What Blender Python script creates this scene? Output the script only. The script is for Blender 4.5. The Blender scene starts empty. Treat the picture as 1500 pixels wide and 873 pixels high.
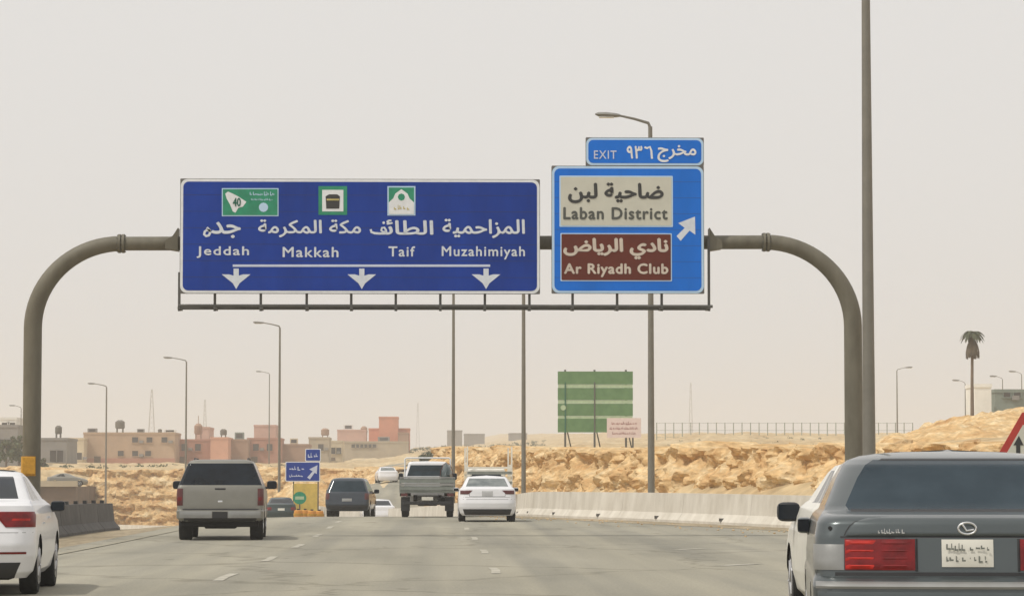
import bpy, bmesh, math, random
import numpy as np
from mathutils import Vector, Matrix, noise
R = math.radians
random.seed(7)
sc = bpy.context.scene
COL = sc.collection

# ------------------------------------------------------------------ camera
F_PX = 4400.0                      # focal length in pixels of the 1500 px wide photograph
EYE = 1.25
HX, HY = 644.0, 711.0              # where the road runs to
cam = bpy.data.cameras.new('camera')
cam.sensor_width = 36.0
cam.lens = F_PX / 1500 * 36
cam.clip_start = 0.5
cam.clip_end = 9000
co = bpy.data.objects.new('camera', cam)
COL.objects.link(co)
PITCH = math.atan((HY - 436.5) / F_PX)
YAW = math.atan((750 - HX) / F_PX)
co.location = (0, 0, EYE)
co.rotation_euler = (math.pi / 2 + PITCH, 0, -YAW)
sc.camera = co
RM = co.rotation_euler.to_matrix()

def P(x, y, d):
    """world point seen at photo pixel (x, y) whose world Y is d"""
    v = RM @ Vector(((x - 750) / F_PX, (436.5 - y) / F_PX, -1))
    v = v * (d / v.y)
    return Vector((v.x, v.y, v.z + EYE))

# ------------------------------------------------------------------ world, sun, exposure
SUN_EL, SUN_AZ = R(57), R(-118)     # azimuth from +Y clockwise (negative: to the left, a little behind the camera)
w = bpy.data.worlds.new('World'); sc.world = w; w.use_nodes = True
nt = w.node_tree; bg = nt.nodes['Background']
sky = nt.nodes.new('ShaderNodeTexSky'); sky.sky_type = 'NISHITA'; sky.sun_disc = False
sky.sun_elevation = SUN_EL; sky.sun_rotation = SUN_AZ
sky.air_density = 1.0; sky.dust_density = 8.0; sky.ozone_density = 0.6; sky.altitude = 600
hs = nt.nodes.new('ShaderNodeHueSaturation'); hs.inputs['Saturation'].default_value = 0.12
mx = nt.nodes.new('ShaderNodeMix'); mx.data_type = 'RGBA'; mx.inputs[0].default_value = 0.8
nt.links.new(sky.outputs[0], hs.inputs['Color'])
nt.links.new(hs.outputs[0], mx.inputs[6])
mx.inputs[7].default_value = (8.75, 8.6, 8.4, 1)
nt.links.new(mx.outputs[2], bg.inputs[0])
bg.inputs[1].default_value = 0.1
sl = bpy.data.lights.new('sun', 'SUN'); sl.energy = 2.3; sl.angle = R(2.0); sl.color = (1, .95, .86)
so = bpy.data.objects.new('sun', sl); COL.objects.link(so)
sd = Vector((math.sin(SUN_AZ) * math.cos(SUN_EL), math.cos(SUN_AZ) * math.cos(SUN_EL), math.sin(SUN_EL)))
so.rotation_euler = sd.to_track_quat('Z', 'Y').to_euler()
so.location = (-60, -30, 120)
vs = sc.view_settings
vs.view_transform = 'Standard'; vs.look = 'None'; vs.exposure = 0; vs.gamma = 1; vs.use_curve_mapping = False
sc.cycles.max_bounces = 6; sc.cycles.volume_bounces = 1
sc.cycles.use_denoising = True

# ------------------------------------------------------------------ materials
def mat(name, c, rough=.7, metal=0, var=.12, scale=3.0, spec=.5, coat=0, bump=0, bscale=20, c2=None, detail=4, stretch=None, emit=None):
    m = bpy.data.materials.new(name); m.use_nodes = True
    n = m.node_tree.nodes; l = m.node_tree.links; b = n['Principled BSDF']
    b.inputs['Roughness'].default_value = rough; b.inputs['Metallic'].default_value = metal
    b.inputs['Specular IOR Level'].default_value = spec
    if coat: b.inputs['Coat Weight'].default_value = coat; b.inputs['Coat Roughness'].default_value = .06
    tc = n.new('ShaderNodeTexCoord'); mp = n.new('ShaderNodeMapping')
    l.new(tc.outputs['Object'], mp.inputs[0])
    if stretch: mp.inputs['Scale'].default_value = stretch
    ns = n.new('ShaderNodeTexNoise'); ns.inputs['Scale'].default_value = scale; ns.inputs['Detail'].default_value = detail
    ns.inputs['Roughness'].default_value = .62
    l.new(mp.outputs[0], ns.inputs['Vector'])
    cr = n.new('ShaderNodeValToRGB')
    a = c; z = c2 if c2 else tuple(min(1, k * (1 + var)) for k in c)
    if not c2: a = tuple(k * (1 - var) for k in c)
    cr.color_ramp.elements[0].position = .32; cr.color_ramp.elements[1].position = .68
    cr.color_ramp.elements[0].color = (*a, 1); cr.color_ramp.elements[1].color = (*z, 1)
    l.new(ns.outputs[0], cr.inputs[0]); l.new(cr.outputs[0], b.inputs['Base Color'])
    if bump:
        n2 = n.new('ShaderNodeTexNoise'); n2.inputs['Scale'].default_value = bscale; n2.inputs['Detail'].default_value = 5
        bp = n.new('ShaderNodeBump'); bp.inputs['Strength'].default_value = bump; bp.inputs['Distance'].default_value = .05
        l.new(mp.outputs[0], n2.inputs['Vector']); l.new(n2.outputs[0], bp.inputs['Height']); l.new(bp.outputs[0], b.inputs['Normal'])
    return m

def land_mat(name, cols, scale=.4, scale2=3, bump=.5, wscale=(1, 1, 1)):
    """mottled earth or rock: three colours from two noises, in world metres"""
    m = bpy.data.materials.new(name); m.use_nodes = True
    n = m.node_tree.nodes; l = m.node_tree.links; b = n['Principled BSDF']
    b.inputs['Roughness'].default_value = .95; b.inputs['Specular IOR Level'].default_value = .15
    ge = n.new('ShaderNodeNewGeometry'); mp = n.new('ShaderNodeMapping'); mp.inputs['Scale'].default_value = wscale
    l.new(ge.outputs['Position'], mp.inputs[0])
    n1 = n.new('ShaderNodeTexNoise'); n1.inputs['Scale'].default_value = scale; n1.inputs['Detail'].default_value = 8; n1.inputs['Roughness'].default_value = .65
    n2 = n.new('ShaderNodeTexNoise'); n2.inputs['Scale'].default_value = scale2; n2.inputs['Detail'].default_value = 6
    for q in (n1, n2): l.new(mp.outputs[0], q.inputs['Vector'])
    cr = n.new('ShaderNodeValToRGB'); cr.color_ramp.elements[0].position = .3; cr.color_ramp.elements[1].position = .7
    cr.color_ramp.elements[0].color = (*cols[0], 1); cr.color_ramp.elements[1].color = (*cols[2], 1)
    e = cr.color_ramp.elements.new(.5); e.color = (*cols[1], 1)
    l.new(n1.outputs[0], cr.inputs[0])
    hv = n.new('ShaderNodeMapRange'); hv.inputs[1].default_value = .3; hv.inputs[2].default_value = .7; hv.inputs[3].default_value = .72; hv.inputs[4].default_value = 1.22
    l.new(n2.outputs[0], hv.inputs[0])
    mm = n.new('ShaderNodeVectorMath'); mm.operation = 'MULTIPLY'
    l.new(cr.outputs[0], mm.inputs[0]); l.new(hv.outputs[0], mm.inputs[1]); l.new(mm.outputs[0], b.inputs['Base Color'])
    bp = n.new('ShaderNodeBump'); bp.inputs['Strength'].default_value = bump; bp.inputs['Distance'].default_value = .15
    l.new(n2.outputs[0], bp.inputs['Height']); l.new(bp.outputs[0], b.inputs['Normal'])
    return m

M = {}
M['road'] = None
M['sand'] = land_mat('sand_earth', [(.40, .28, .15), (.50, .38, .22), (.60, .49, .32)], .12, 1.2, .4)
M['rock'] = land_mat('rock_face', [(.44, .245, .10), (.60, .41, .205), (.74, .60, .38)], .7, 3.4, .9, (1, 1, 1.6))
M['boulder'] = land_mat('boulder_stone', [(.40, .23, .11), (.56, .39, .21), (.70, .56, .36)], .8, 4, .6)
M['dark_ridge'] = land_mat('ridge_earth', [(.14, .12, .08), (.2, .17, .11), (.28, .22, .14)], .2, 2, .4)
M['concrete'] = mat('barrier_concrete', (.50, .46, .39), .9, c2=(.66, .62, .545), scale=1.6, stretch=(1, 1, .45), detail=8, bump=.2, bscale=12, spec=.2)
M['dark_concrete'] = mat('grey_concrete', (.13, .125, .12), .9, var=.2, scale=1.5, bump=.2, spec=.2)
M['brown_wall'] = mat('brown_retaining_wall', (.14, .10, .075), .9, var=.2, scale=.5, spec=.2)
M['faint_line'] = mat('nearly_worn_off_line', (.27, .25, .19), .9, c2=(.36, .33, .26), scale=1.2, spec=.2)
M['paint_line'] = mat('worn_lane_paint', (.30, .28, .225), .85, c2=(.52, .49, .42), scale=4, spec=.2)
M['steel'] = mat('painted_steel', (.105, .095, .068), .62, c2=(.165, .152, .115), scale=2.2, stretch=(1, 1, .35), detail=7, bump=.08, spec=.4)
M['steel_dark'] = mat('dark_steel', (.09, .088, .08), .6, var=.15, scale=4)
M['lamp_steel'] = mat('galvanised_pole', (.19, .178, .15), .5, metal=.3, var=.1, scale=2)
M['lamp_head'] = mat('lamp_housing', (.2, .195, .18), .5)
M['glass_lamp'] = mat('lamp_glass', (.55, .55, .52), .2)
M['alu'] = mat('sign_back_aluminium', (.12, .115, .11), .6, var=.15)
M['navy'] = mat('dark_blue_sheeting', (.006, .040, .28), .6, var=.16, scale=1.3, stretch=(1, 1, .3), detail=6, spec=.15)
M['azure'] = mat('bright_blue_sheeting', (.006, .155, .64), .6, var=.10, scale=1.3, stretch=(1, 1, .3), detail=6, spec=.15)
M['seam_navy'] = mat('navy_seam', (.004, .022, .14), .7, var=.02)
M['seam_azure'] = mat('azure_seam', (.004, .09, .38), .7, var=.02)
M['white'] = mat('white_sheeting', (.72, .74, .76), .55, var=.06, scale=6)
M['pale_blue'] = mat('pale_blue_border', (.45, .62, .80), .55, var=.04)
M['letter'] = mat('white_lettering', (.62, .66, .72), .55, var=.08, scale=8)
M['line_pale'] = mat('pale_line', (.55, .60, .74), .55, var=.04)
M['cream'] = mat('cream_sheeting', (.55, .54, .46), .6, var=.05, scale=2)
M['brown'] = mat('brown_sheeting', (.115, .018, .008), .5, var=.1, scale=2, spec=.3)
M['ink'] = mat('black_lettering', (.03, .03, .03), .6)
M['grey_ink'] = mat('grey_lettering', (.075, .08, .07), .6)
M['tan_letter'] = mat('beige_lettering', (.58, .50, .42), .6)
M['green'] = mat('green_sheeting', (.01, .24, .13), .5, var=.15, scale=5)
M['dark_green'] = mat('dark_green_sheeting', (.008, .12, .075), .5, var=.1)
M['gold'] = mat('gold_print', (.5, .42, .15), .6)
M['bill_green'] = mat('faded_green_board', (.085, .19, .075), .8, c2=(.12, .24, .10), scale=1.5)
M['bill_pale'] = mat('pale_green_gap', (.40, .52, .34), .8)
M['pink'] = mat('pinkish_board', (.72, .60, .57), .8, var=.05)
M['red_print'] = mat('red_brown_print', (.30, .10, .10), .8)
M['red_sheet'] = mat('red_sheeting', (.42, .035, .025), .5, var=.1)
M['yellow_sheet'] = mat('faded_yellow_sheet', (.62, .44, .10), .7, var=.15, scale=2)
M['yellow'] = mat('ochre_band', (.48, .25, .02), .7, var=.25, scale=6)
M['orange'] = mat('orange_plastic', (.56, .24, .03), .55)
M['tyre'] = mat('tyre_rubber', (.018, .018, .018), .85, var=.3, scale=12, spec=.3)
M['rim'] = mat('alloy_rim', (.45, .45, .46), .35, metal=.7)
M['black'] = mat('black_trim', (.018, .018, .02), .5)
M['under'] = mat('dark_underbody', (.014, .013, .012), .95, spec=.1)
M['chrome'] = mat('bright_trim', (.7, .7, .7), .2, metal=.9, var=.03)
M['red_light'] = mat('red_tail_lamp', (.16, .005, .006), .3, var=.35, scale=9, coat=.25, spec=.3)
M['dark_red_light'] = mat('smoked_tail_lamp', (.09, .012, .012), .3, coat=.3)
M['bright_red'] = mat('bright_red_lamp', (.40, .014, .006), .3, var=.4, scale=6, coat=.25, spec=.3)
M['clear_light'] = mat('clear_lamp', (.45, .45, .45), .25, coat=.5)
M['plate'] = mat('licence_plate', (.62, .60, .53), .5, var=.05)
M['plate_ink'] = mat('plate_print', (.16, .17, .15), .6)
M['glass_dark'] = mat('tinted_car_glass', (.006, .010, .016), .1, spec=.3, var=.5, scale=2)
M['glass_blue'] = mat('painted_reflection_glass', (.008, .020, .030), .12, spec=.26, c2=(.026, .044, .058), scale=1.4)  # blue grey reflection painted into the dark pane colour
M['glass_light'] = mat('painted_daylight_glass', (.07, .09, .09), .1, spec=.6, c2=(.2, .22, .21), scale=3)  # opaque pane; the light grey stands for daylight seen through it
M['lexus'] = mat('steel_grey_paint', (.082, .097, .10), .28, metal=.5, coat=.6, var=.05, scale=1.5)
M['white_car'] = mat('white_paint', (.74, .74, .76), .35, coat=.5, var=.03)
M['dusty_white'] = mat('dusty_white_paint', (.74, .72, .65), .42, coat=.4, var=.08)
M['silver'] = mat('pewter_paint', (.235, .228, .20), .45, metal=.35, coat=.2, var=.06)
M['bumper_grey'] = mat('grey_bumper', (.3, .3, .29), .4, metal=.4)
M['navy_car'] = mat('dark_blue_paint', (.03, .04, .055), .35, metal=.3, coat=.5)
M['teal_car'] = mat('dark_teal_paint', (.025, .045, .048), .4, coat=.3)
M['truck_grey'] = mat('grey_green_truck_paint', (.20, .22, .20), .6, var=.15, scale=3)
M['beige_car'] = mat('pale_beige_paint', (.5, .47, .4), .4, coat=.3)
M['tank'] = mat('grey_water_tank', (.13, .12, .10), .8)
M['bark'] = mat('grey_bark', (.16, .12, .09), .9)
M['leaf'] = mat('dusty_leaf', (.045, .062, .028), .8, c2=(.10, .115, .055), scale=.8)
M['palm_leaf'] = mat('palm_leaf', (.05, .06, .03), .8, var=.3)
M['dead_leaf'] = mat('dry_palm_leaf', (.10, .08, .055), .9, var=.3)
M['fence'] = mat('pale_fence_paint', (.24, .27, .22), .7)
M['mast'] = mat('haze_faded_steel', (.42, .40, .37), .7)  # steel colour lightened to paint in the fading of distance haze
M['window_dark'] = mat('dark_window_pane', (.05, .045, .045), .3)
for nme, c in dict(b_grey=(.26, .25, .24), b_tan=(.46, .33, .23), b_brown=(.36, .235, .17), b_red=(.43, .22, .16), b_salmon=(.62, .34, .24),
                   b_cream=(.62, .53, .38), b_beige=(.42, .36, .27), b_white=(.75, .74, .70), b_salmon2=(.62, .27, .17), b_pink=(.55, .35, .29), b_green=(.22, .26, .23)).items():
    M[nme] = mat(nme.replace('b_', '') + '_render', c, .9, var=.1, scale=.4, spec=.1)

# road: worn dusty asphalt, tyre lanes along Y, patches, cracks
def road_mat():
    m = bpy.data.materials.new('dusty_asphalt'); m.use_nodes = True
    n = m.node_tree.nodes; l = m.node_tree.links; b = n['Principled BSDF']
    b.inputs['Roughness'].default_value = .88; b.inputs['Specular IOR Level'].default_value = .25
    ge = n.new('ShaderNodeNewGeometry')
    def nz(scale, sx, sy, det=5):
        mp = n.new('ShaderNodeMapping'); mp.inputs['Scale'].default_value = (sx, sy, 1)
        q = n.new('ShaderNodeTexNoise'); q.inputs['Scale'].default_value = scale; q.inputs['Detail'].default_value = det
        l.new(ge.outputs['Position'], mp.inputs[0]); l.new(mp.outputs[0], q.inputs['Vector']); return q.outputs[0]
    def ramp(o, p0, c0, p1, c1):
        r = n.new('ShaderNodeValToRGB'); r.color_ramp.elements[0].position = p0; r.color_ramp.elements[1].position = p1
        r.color_ramp.elements[0].color = (*c0, 1); r.color_ramp.elements[1].color = (*c1, 1); l.new(o, r.inputs[0]); return r.outputs[0]
    def mul(a, c):
        q = n.new('ShaderNodeMix'); q.data_type = 'RGBA'; q.blend_type = 'MULTIPLY'; q.inputs[0].default_value = 1
        l.new(a, q.inputs[6]); l.new(c, q.inputs[7]); return q.outputs[2]
    base = ramp(nz(.22, 1, .25), .3, (.272, .255, .202), .72, (.36, .338, .275))
    streak = ramp(nz(1.0, 1, .018, 3), .35, (.80, .81, .83), .65, (1.06, 1.05, 1.03))
    patch = ramp(nz(.5, 1, .12, 6), .30, (.76, .77, .78), .52, (1, 1, 1))
    grit = ramp(nz(26, 1, .35, 4), .3, (.90, .90, .90), .7, (1.10, 1.09, 1.07))
    spots = ramp(nz(1.6, 1, .3, 2), .22, (.70, .69, .66), .30, (1, 1, 1))
    vo = n.new('ShaderNodeTexVoronoi'); vo.feature = 'DISTANCE_TO_EDGE'; vo.inputs['Scale'].default_value = .16
    mp = n.new('ShaderNodeMapping'); mp.inputs['Scale'].default_value = (1, .5, 1)
    wv = n.new('ShaderNodeTexNoise'); wv.inputs['Scale'].default_value = .8; ad = n.new('ShaderNodeVectorMath'); ad.operation = 'MULTIPLY_ADD'; ad.inputs[1].default_value = (2, 2, 0)
    l.new(ge.outputs['Position'], wv.inputs['Vector']); l.new(wv.outputs['Color'], ad.inputs[0]); l.new(ge.outputs['Position'], ad.inputs[2])
    l.new(ad.outputs[0], mp.inputs[0]); l.new(mp.outputs[0], vo.inputs['Vector'])
    crack = ramp(vo.outputs['Distance'], .0, (.72, .71, .69), .014, (1, 1, 1))
    c = mul(mul(mul(mul(mul(base, streak), patch), grit), spots), crack)
    l.new(c, b.inputs['Base Color'])
    bp = n.new('ShaderNodeBump'); bp.inputs['Strength'].default_value = .25; bp.inputs['Distance'].default_value = .01
    l.new(nz(40, 1, 1), bp.inputs['Height']); l.new(bp.outputs[0], b.inputs['Normal'])
    return m
M['road'] = road_mat()
M['shoulder'] = land_mat('sandy_shoulder', [(.25, .21, .145), (.31, .255, .175), (.40, .325, .225)], .5, 5, .2, (1, .3, 1))

# ------------------------------------------------------------------ helpers
def tag(o, label=None, cat=None, group=None, kind=None):
    if label: o['label'] = label
    if cat: o['category'] = cat
    if group: o['group'] = group
    if kind: o['kind'] = kind
    return o

def thing(name, label, cat, loc=(0, 0, 0), rz=0, group=None):
    o = bpy.data.objects.new(name, None); COL.objects.link(o); o.empty_display_size = .2
    o.location = loc; o.rotation_euler = (0, 0, rz)
    return tag(o, label, cat, group)

def link_mesh(name, me, m, parent=None, smooth=False):
    o = bpy.data.objects.new(name, me); COL.objects.link(o)
    if m is not None: me.materials.append(m)
    if smooth:
        me.shade_smooth(); me.set_sharp_from_angle(angle=R(38))
    if parent: o.parent = parent
    return o

def obj(name, bm, m, parent=None, smooth=False):
    me = bpy.data.meshes.new(name); bmesh.ops.recalc_face_normals(bm, faces=bm.faces); bm.to_mesh(me); bm.free()
    return link_mesh(name, me, m, parent, smooth)

def pyobj(name, v, f, m, parent=None, smooth=False, recalc=False):
    me = bpy.data.meshes.new(name); me.from_pydata([tuple(p) for p in v], [], f); me.update()
    if recalc:
        bm = bmesh.new(); bm.from_mesh(me); bmesh.ops.recalc_face_normals(bm, faces=bm.faces); bm.to_mesh(me); bm.free()
    return link_mesh(name, me, m, parent, smooth)

def box(bm, x0, x1, y0, y1, z0, z1, bev=0):
    r = bmesh.ops.create_cube(bm, size=1)
    for v in r['verts']:
        v.co = Vector(((x0 + x1) / 2 + v.co.x * (x1 - x0), (y0 + y1) / 2 + v.co.y * (y1 - y0), (z0 + z1) / 2 + v.co.z * (z1 - z0)))
    if bev:
        es = list({e for v in r['verts'] for e in v.link_edges})
        bmesh.ops.bevel(bm, geom=es, offset=bev, segments=2, affect='EDGES', profile=.5)

def boxo(name, x0, x1, y0, y1, z0, z1, m, parent=None, bev=0):
    bm = bmesh.new(); box(bm, x0, x1, y0, y1, z0, z1, bev); return obj(name, bm, m, parent)

def tube(bm, pts, rad, seg=12, caps=True):
    """tube along pts; rad a number or a list"""
    pts = [Vector(p) for p in pts]; n = len(pts)
    rad = rad if isinstance(rad, (list, tuple)) else [rad] * n
    rings = []; up = None
    for i, p in enumerate(pts):
        t = (pts[min(i + 1, n - 1)] - pts[max(i - 1, 0)]).normalized()
        if up is None:
            up = Vector((0, 1, 0)) if abs(t.y) < .9 else Vector((1, 0, 0))
        a = (up - t * up.dot(t)).normalized(); b = t.cross(a); up = a
        rings.append([bm.verts.new(p + (a * math.cos(k * 2 * math.pi / seg) + b * math.sin(k * 2 * math.pi / seg)) * rad[i]) for k in range(seg)])
    for i in range(n - 1):
        for k in range(seg):
            bm.faces.new((rings[i][k], rings[i][(k + 1) % seg], rings[i + 1][(k + 1) % seg], rings[i + 1][k]))
    if caps:
        bm.faces.new(rings[0][::-1]); bm.faces.new(rings[-1])

def tubeo(name, pts, rad, m, parent=None, seg=12):
    bm = bmesh.new(); tube(bm, pts, rad, seg); return obj(name, bm, m, parent, True)

def prism(bm, poly, y0, y1):
    """polygon in x-z, extruded from y0 to y1 (y0 nearest the camera)"""
    a = [bm.verts.new((p[0], y0, p[1])) for p in poly]; b = [bm.verts.new((p[0], y1, p[1])) for p in poly]
    bm.faces.new(a); bm.faces.new(b[::-1]); n = len(poly)
    for i in range(n): bm.faces.new((a[i], b[i], b[(i + 1) % n], a[(i + 1) % n]))

def prismo(name, poly, y0, y1, m, parent=None):
    bm = bmesh.new(); prism(bm, poly, y0, y1); return obj(name, bm, m, parent)

def rrect(x0, x1, z0, z1, r, n=6):
    out = []
    for cx, cz, a0 in ((x1 - r, z1 - r, 0), (x0 + r, z1 - r, 90), (x0 + r, z0 + r, 180), (x1 - r, z0 + r, 270)):
        for k in range(n + 1):
            a = R(a0 + 90 * k / n); out.append((cx + r * math.cos(a), cz + r * math.sin(a)))
    return out

def copy_tree(o, parent=None):
    c = o.copy(); COL.objects.link(c)
    if parent: c.parent = parent
    for ch in list(o.children): copy_tree(ch, c)
    return c

# Arabic shaping (presentation forms, reversed order) for the built-in font
AR = {'ا': (0xFE8D, 0), 'ب': (0xFE8F, 1), 'ة': (0xFE93, 0), 'ج': (0xFE9D, 1), 'ح': (0xFEA1, 1), 'خ': (0xFEA5, 1), 'د': (0xFEA9, 0), 'ر': (0xFEAD, 0),
      'ز': (0xFEAF, 0), 'س': (0xFEB1, 1), 'ض': (0xFEBD, 1), 'ط': (0xFEC1, 1), 'ع': (0xFEC9, 1), 'ف': (0xFED1, 1), 'ق': (0xFED5, 1), 'ك': (0xFED9, 1), 'ل': (0xFEDD, 1), 'م': (0xFEE1, 1),
      'ن': (0xFEE5, 1), 'ه': (0xFEE9, 1), 'ي': (0xFEF1, 1), 'ئ': (0xFE89, 1)}
def shape_ar(s):
    if s and '\uFE80' <= s[0] <= '\uFEFF': return s      # already shaped
    out = ''
    for i, c in enumerate(s):
        if c not in AR: out += c; continue
        base, dual = AR[c]
        p = i > 0 and s[i - 1] in AR and AR[s[i - 1]][1]
        n = dual and i + 1 < len(s) and s[i + 1] in AR
        out += chr(base + (1 if p and not n else 2 if n and not p else 3 if n and p else 0))
    return out[::-1]

def text_mesh(body, bold=.03, space=1.0):
    c = bpy.data.curves.new('lettering', 'FONT'); c.body = body; c.offset = 0; c.space_character = space; c.resolution_u = 3
    o = bpy.data.objects.new('lettering_tmp', c); COL.objects.link(o)
    bpy.context.view_layer.update()
    me = bpy.data.meshes.new_from_object(o.evaluated_get(bpy.context.evaluated_depsgraph_get()))
    bpy.data.objects.remove(o); bpy.data.curves.remove(c)
    bm = bmesh.new(); bm.from_mesh(me); bpy.data.meshes.remove(me)
    # each connected piece a hair above the one before it so overlaps never share a plane
    seen = set(); k = 0
    for v in bm.verts:
        if v in seen: continue
        st = [v]; seen.add(v); comp = []
        while st:
            q = st.pop(); comp.append(q)
            for e in q.link_edges:
                r = e.other_vert(q)
                if r not in seen: seen.add(r); st.append(r)
        for q in comp: q.co.z = k % 3
        k += 1
    if bold > .005:
        geo = list(bm.verts) + list(bm.edges) + list(bm.faces); base = list(bm.verts)
        for j, (dx, dy) in enumerate(((bold, 0), (-bold, 0), (0, bold), (0, -bold))):
            r = bmesh.ops.duplicate(bm, geom=geo)
            for q in r['geom']:
                if isinstance(q, bmesh.types.BMVert): q.co += Vector((dx, dy, 3.0 * (j + 1)))
    return bm

def lettering(body, x0, x1, z0, z1, y, m, parent, arabic=False, bold=.03, space=1.0, name='lettering', step=.0004, rot=None):
    """text fitted to the rectangle x0..x1, z0..z1 in the plane y, readable from -Y"""
    bm = text_mesh(shape_ar(body) if arabic else body, bold, space)
    xs = [v.co.x for v in bm.verts]; ys = [v.co.y for v in bm.verts]
    sx = (x1 - x0) / (max(xs) - min(xs)); sy = (z1 - z0) / (max(ys) - min(ys)); ax, ay = min(xs), min(ys)
    for v in bm.verts:
        v.co = Vector((x0 + (v.co.x - ax) * sx, y - v.co.z * step, z0 + (v.co.y - ay) * sy))
    me = bpy.data.meshes.new(name); bm.to_mesh(me); bm.free()
    return link_mesh(name, me, m, parent)

def scribble(x0, x1, z0, z1, y, m, parent, seed=1, name='lettering', words=3):
    """print too small to read: short joined strokes"""
    rg = random.Random(seed); bm = bmesh.new(); h = z1 - z0; x = x0; k = 0
    while x < x1 - h * .2:
        wd = min(rg.uniform(.25, .6) * h, x1 - x); a = rg.uniform(.0, .25) * h; b = rg.uniform(.45, 1) * h; yy = y - (k % 3) * .0012
        prism(bm, [(x, z0 + a), (x + wd * .35, z0 + a), (x + wd * .35, z0 + b), (x, z0 + b)], yy, yy + .003)
        prism(bm, [(x + wd * .36, z0 + a), (x + wd, z0 + a), (x + wd, z0 + a + h * .2), (x + wd * .36, z0 + a + h * .2)], yy, yy + .003)
        x += wd + rg.choice((.05, .08, .3)) * h; k += 1
    return obj(name, bm, m, parent)

# ------------------------------------------------------------------ terrain
def sstep(a, b, x):
    t = np.clip((x - a) / (b - a), 0, 1); return t * t * (3 - 2 * t)
ROWS = np.array([-400, 60, 88, 95, 115, 150, 200, 270, 333, 339, 500, 700, 1200, 3000.])
COLX = np.array([-3000, -18, -12, -9, -7.8, -5, 1, 3000.])
deep = [0, 0, 0, -.45, -.8, -1.6, -2.5, -3.2, -3.8, 3.0, 4.4, 8, 15, 36]
TAB = np.array([
    deep, deep,
    [0, 0, 0, -.35, -.55, -.95, -1.1, -2.2, -2.8, 3.0, 4.4, 8, 15, 36],
    [0, 0, .03, -.1, -.2, -.75, -.95, -1.0, 1.0, 2.2, 4.6, 8.5, 15, 36],
    [0, 0, .08, .10, .05, -.8, -.95, .6, 1.8, 2.2, 5, 9, 16, 37],
    [0, 0, .10, .14, .13, -1.0, -1.1, 1.6, 2.3, 2.5, 5.5, 9.5, 16, 37],
    [0, 0, .10, .14, .13, -.6, -.9, 1.6, 2.3, 2.5, 6, 10, 17, 38],
    [0, 0, .10, .14, .13, -.2, -.5, 1.6, 2.3, 2.5, 6, 10, 18, 40]]).T    # rows x cols
PLY = np.array([-400, 60, 120, 150, 240, 300, 500, 700, 1200, 3000.])
PLZ = np.array([2.2, 2.45, 2.65, 2.85, 3.95, 5.0, 9.3, 13, 21.5, 52.])
CUT = [(60, -60), (46, 20), (40, 50), (30, 75), (20, 97), (14.6, 109), (9.5, 128), (5.0, 150), (2.5, 178), (-1.5, 235), (-1.5, 900), (-1.5, 3000)]

def sdist(x, y):
    """signed distance to the right-hand rock cut; positive on the plateau side"""
    best = np.full(x.shape, 1e9); sg = np.ones(x.shape)
    for (ax, ay), (bx, by) in zip(CUT[:-1], CUT[1:]):
        dx, dy = bx - ax, by - ay; L2 = dx * dx + dy * dy
        t = np.clip(((x - ax) * dx + (y - ay) * dy) / L2, 0, 1)
        d = np.hypot(x - ax - t * dx, y - ay - t * dy)
        s = np.sign(dy * (x - ax) - dx * (y - ay)); u = d < best - 1e-9
        best = np.where(u, d, best); sg = np.where(u, s, sg)
    return best * sg

def hgt(x, y):
    x = np.asarray(x, float); y = np.asarray(y, float)
    near = 1 - sstep(300, 325, y)
    return sum(hgt_raw(x, y + o * near) * q for o, q in ((-8, .12), (-5, .19), (-2, .19), (2, .19), (5, .19), (8, .12)))

def hgt_raw(x, y):
    ci = np.clip(np.searchsorted(COLX, x) - 1, 0, len(COLX) - 2); ri = np.clip(np.searchsorted(ROWS, y) - 1, 0, len(ROWS) - 2)
    fx = np.clip((x - COLX[ci]) / (COLX[ci + 1] - COLX[ci]), 0, 1); fy = np.clip((y - ROWS[ri]) / (ROWS[ri + 1] - ROWS[ri]), 0, 1)
    base = (TAB[ri, ci] * (1 - fx) + TAB[ri, ci + 1] * fx) * (1 - fy) + (TAB[ri + 1, ci] * (1 - fx) + TAB[ri + 1, ci + 1] * fx) * fy
    pl = np.interp(y, PLY, PLZ)
    # the hill on the right
    r = x / np.maximum(y, 1)
    hill = np.interp(r, [.138, .158, .172, .1945, .25], [0, .9, 1.8, 2.3, 2.9]) * sstep(105, 185, y) * (1 - .9 * sstep(330, 480, y))
    wdt = 1.2 + 3 * sstep(170, 260, y) + 40 * sstep(245, 430, y)
    m = sstep(0, 1, sdist(x, y) / wdt - .15)
    return base * (1 - m) + (pl + hill) * m

def H(x, y): return float(hgt(np.array([x]), np.array([y]))[0])

def grid_mesh(name, xs, ys, zf, m, kind='structure', smooth=True):
    X, Y = np.meshgrid(xs, ys); Z = zf(X, Y)
    v = np.stack([X.ravel(), Y.ravel(), Z.ravel()], 1); nx, ny = len(xs), len(ys)
    i = (np.arange(ny - 1)[:, None] * nx + np.arange(nx - 1)[None, :]).ravel()
    f = np.stack([i, i + 1, i + 1 + nx, i + nx], 1)
    me = bpy.data.meshes.new(name); me.from_pydata(v.tolist(), [], f.tolist()); me.update()
    o = link_mesh(name, me, m)
    if smooth: me.shade_smooth()
    return tag(o, kind=kind)

def lump(X, Y, a=1.0):
    out = np.zeros(X.shape)
    for s, k, ph in ((.11, .5, 0), (.23, .3, 1.7), (.51, .16, 4.1), (1.1, .09, 2.2)):
        out += k * np.sin(X * s + 2.1 * np.sin(Y * s * .6 + ph)) * np.cos(Y * s * .8 + 1.7 * np.sin(X * s * .9 + ph * 2))
    return out * a

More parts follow.
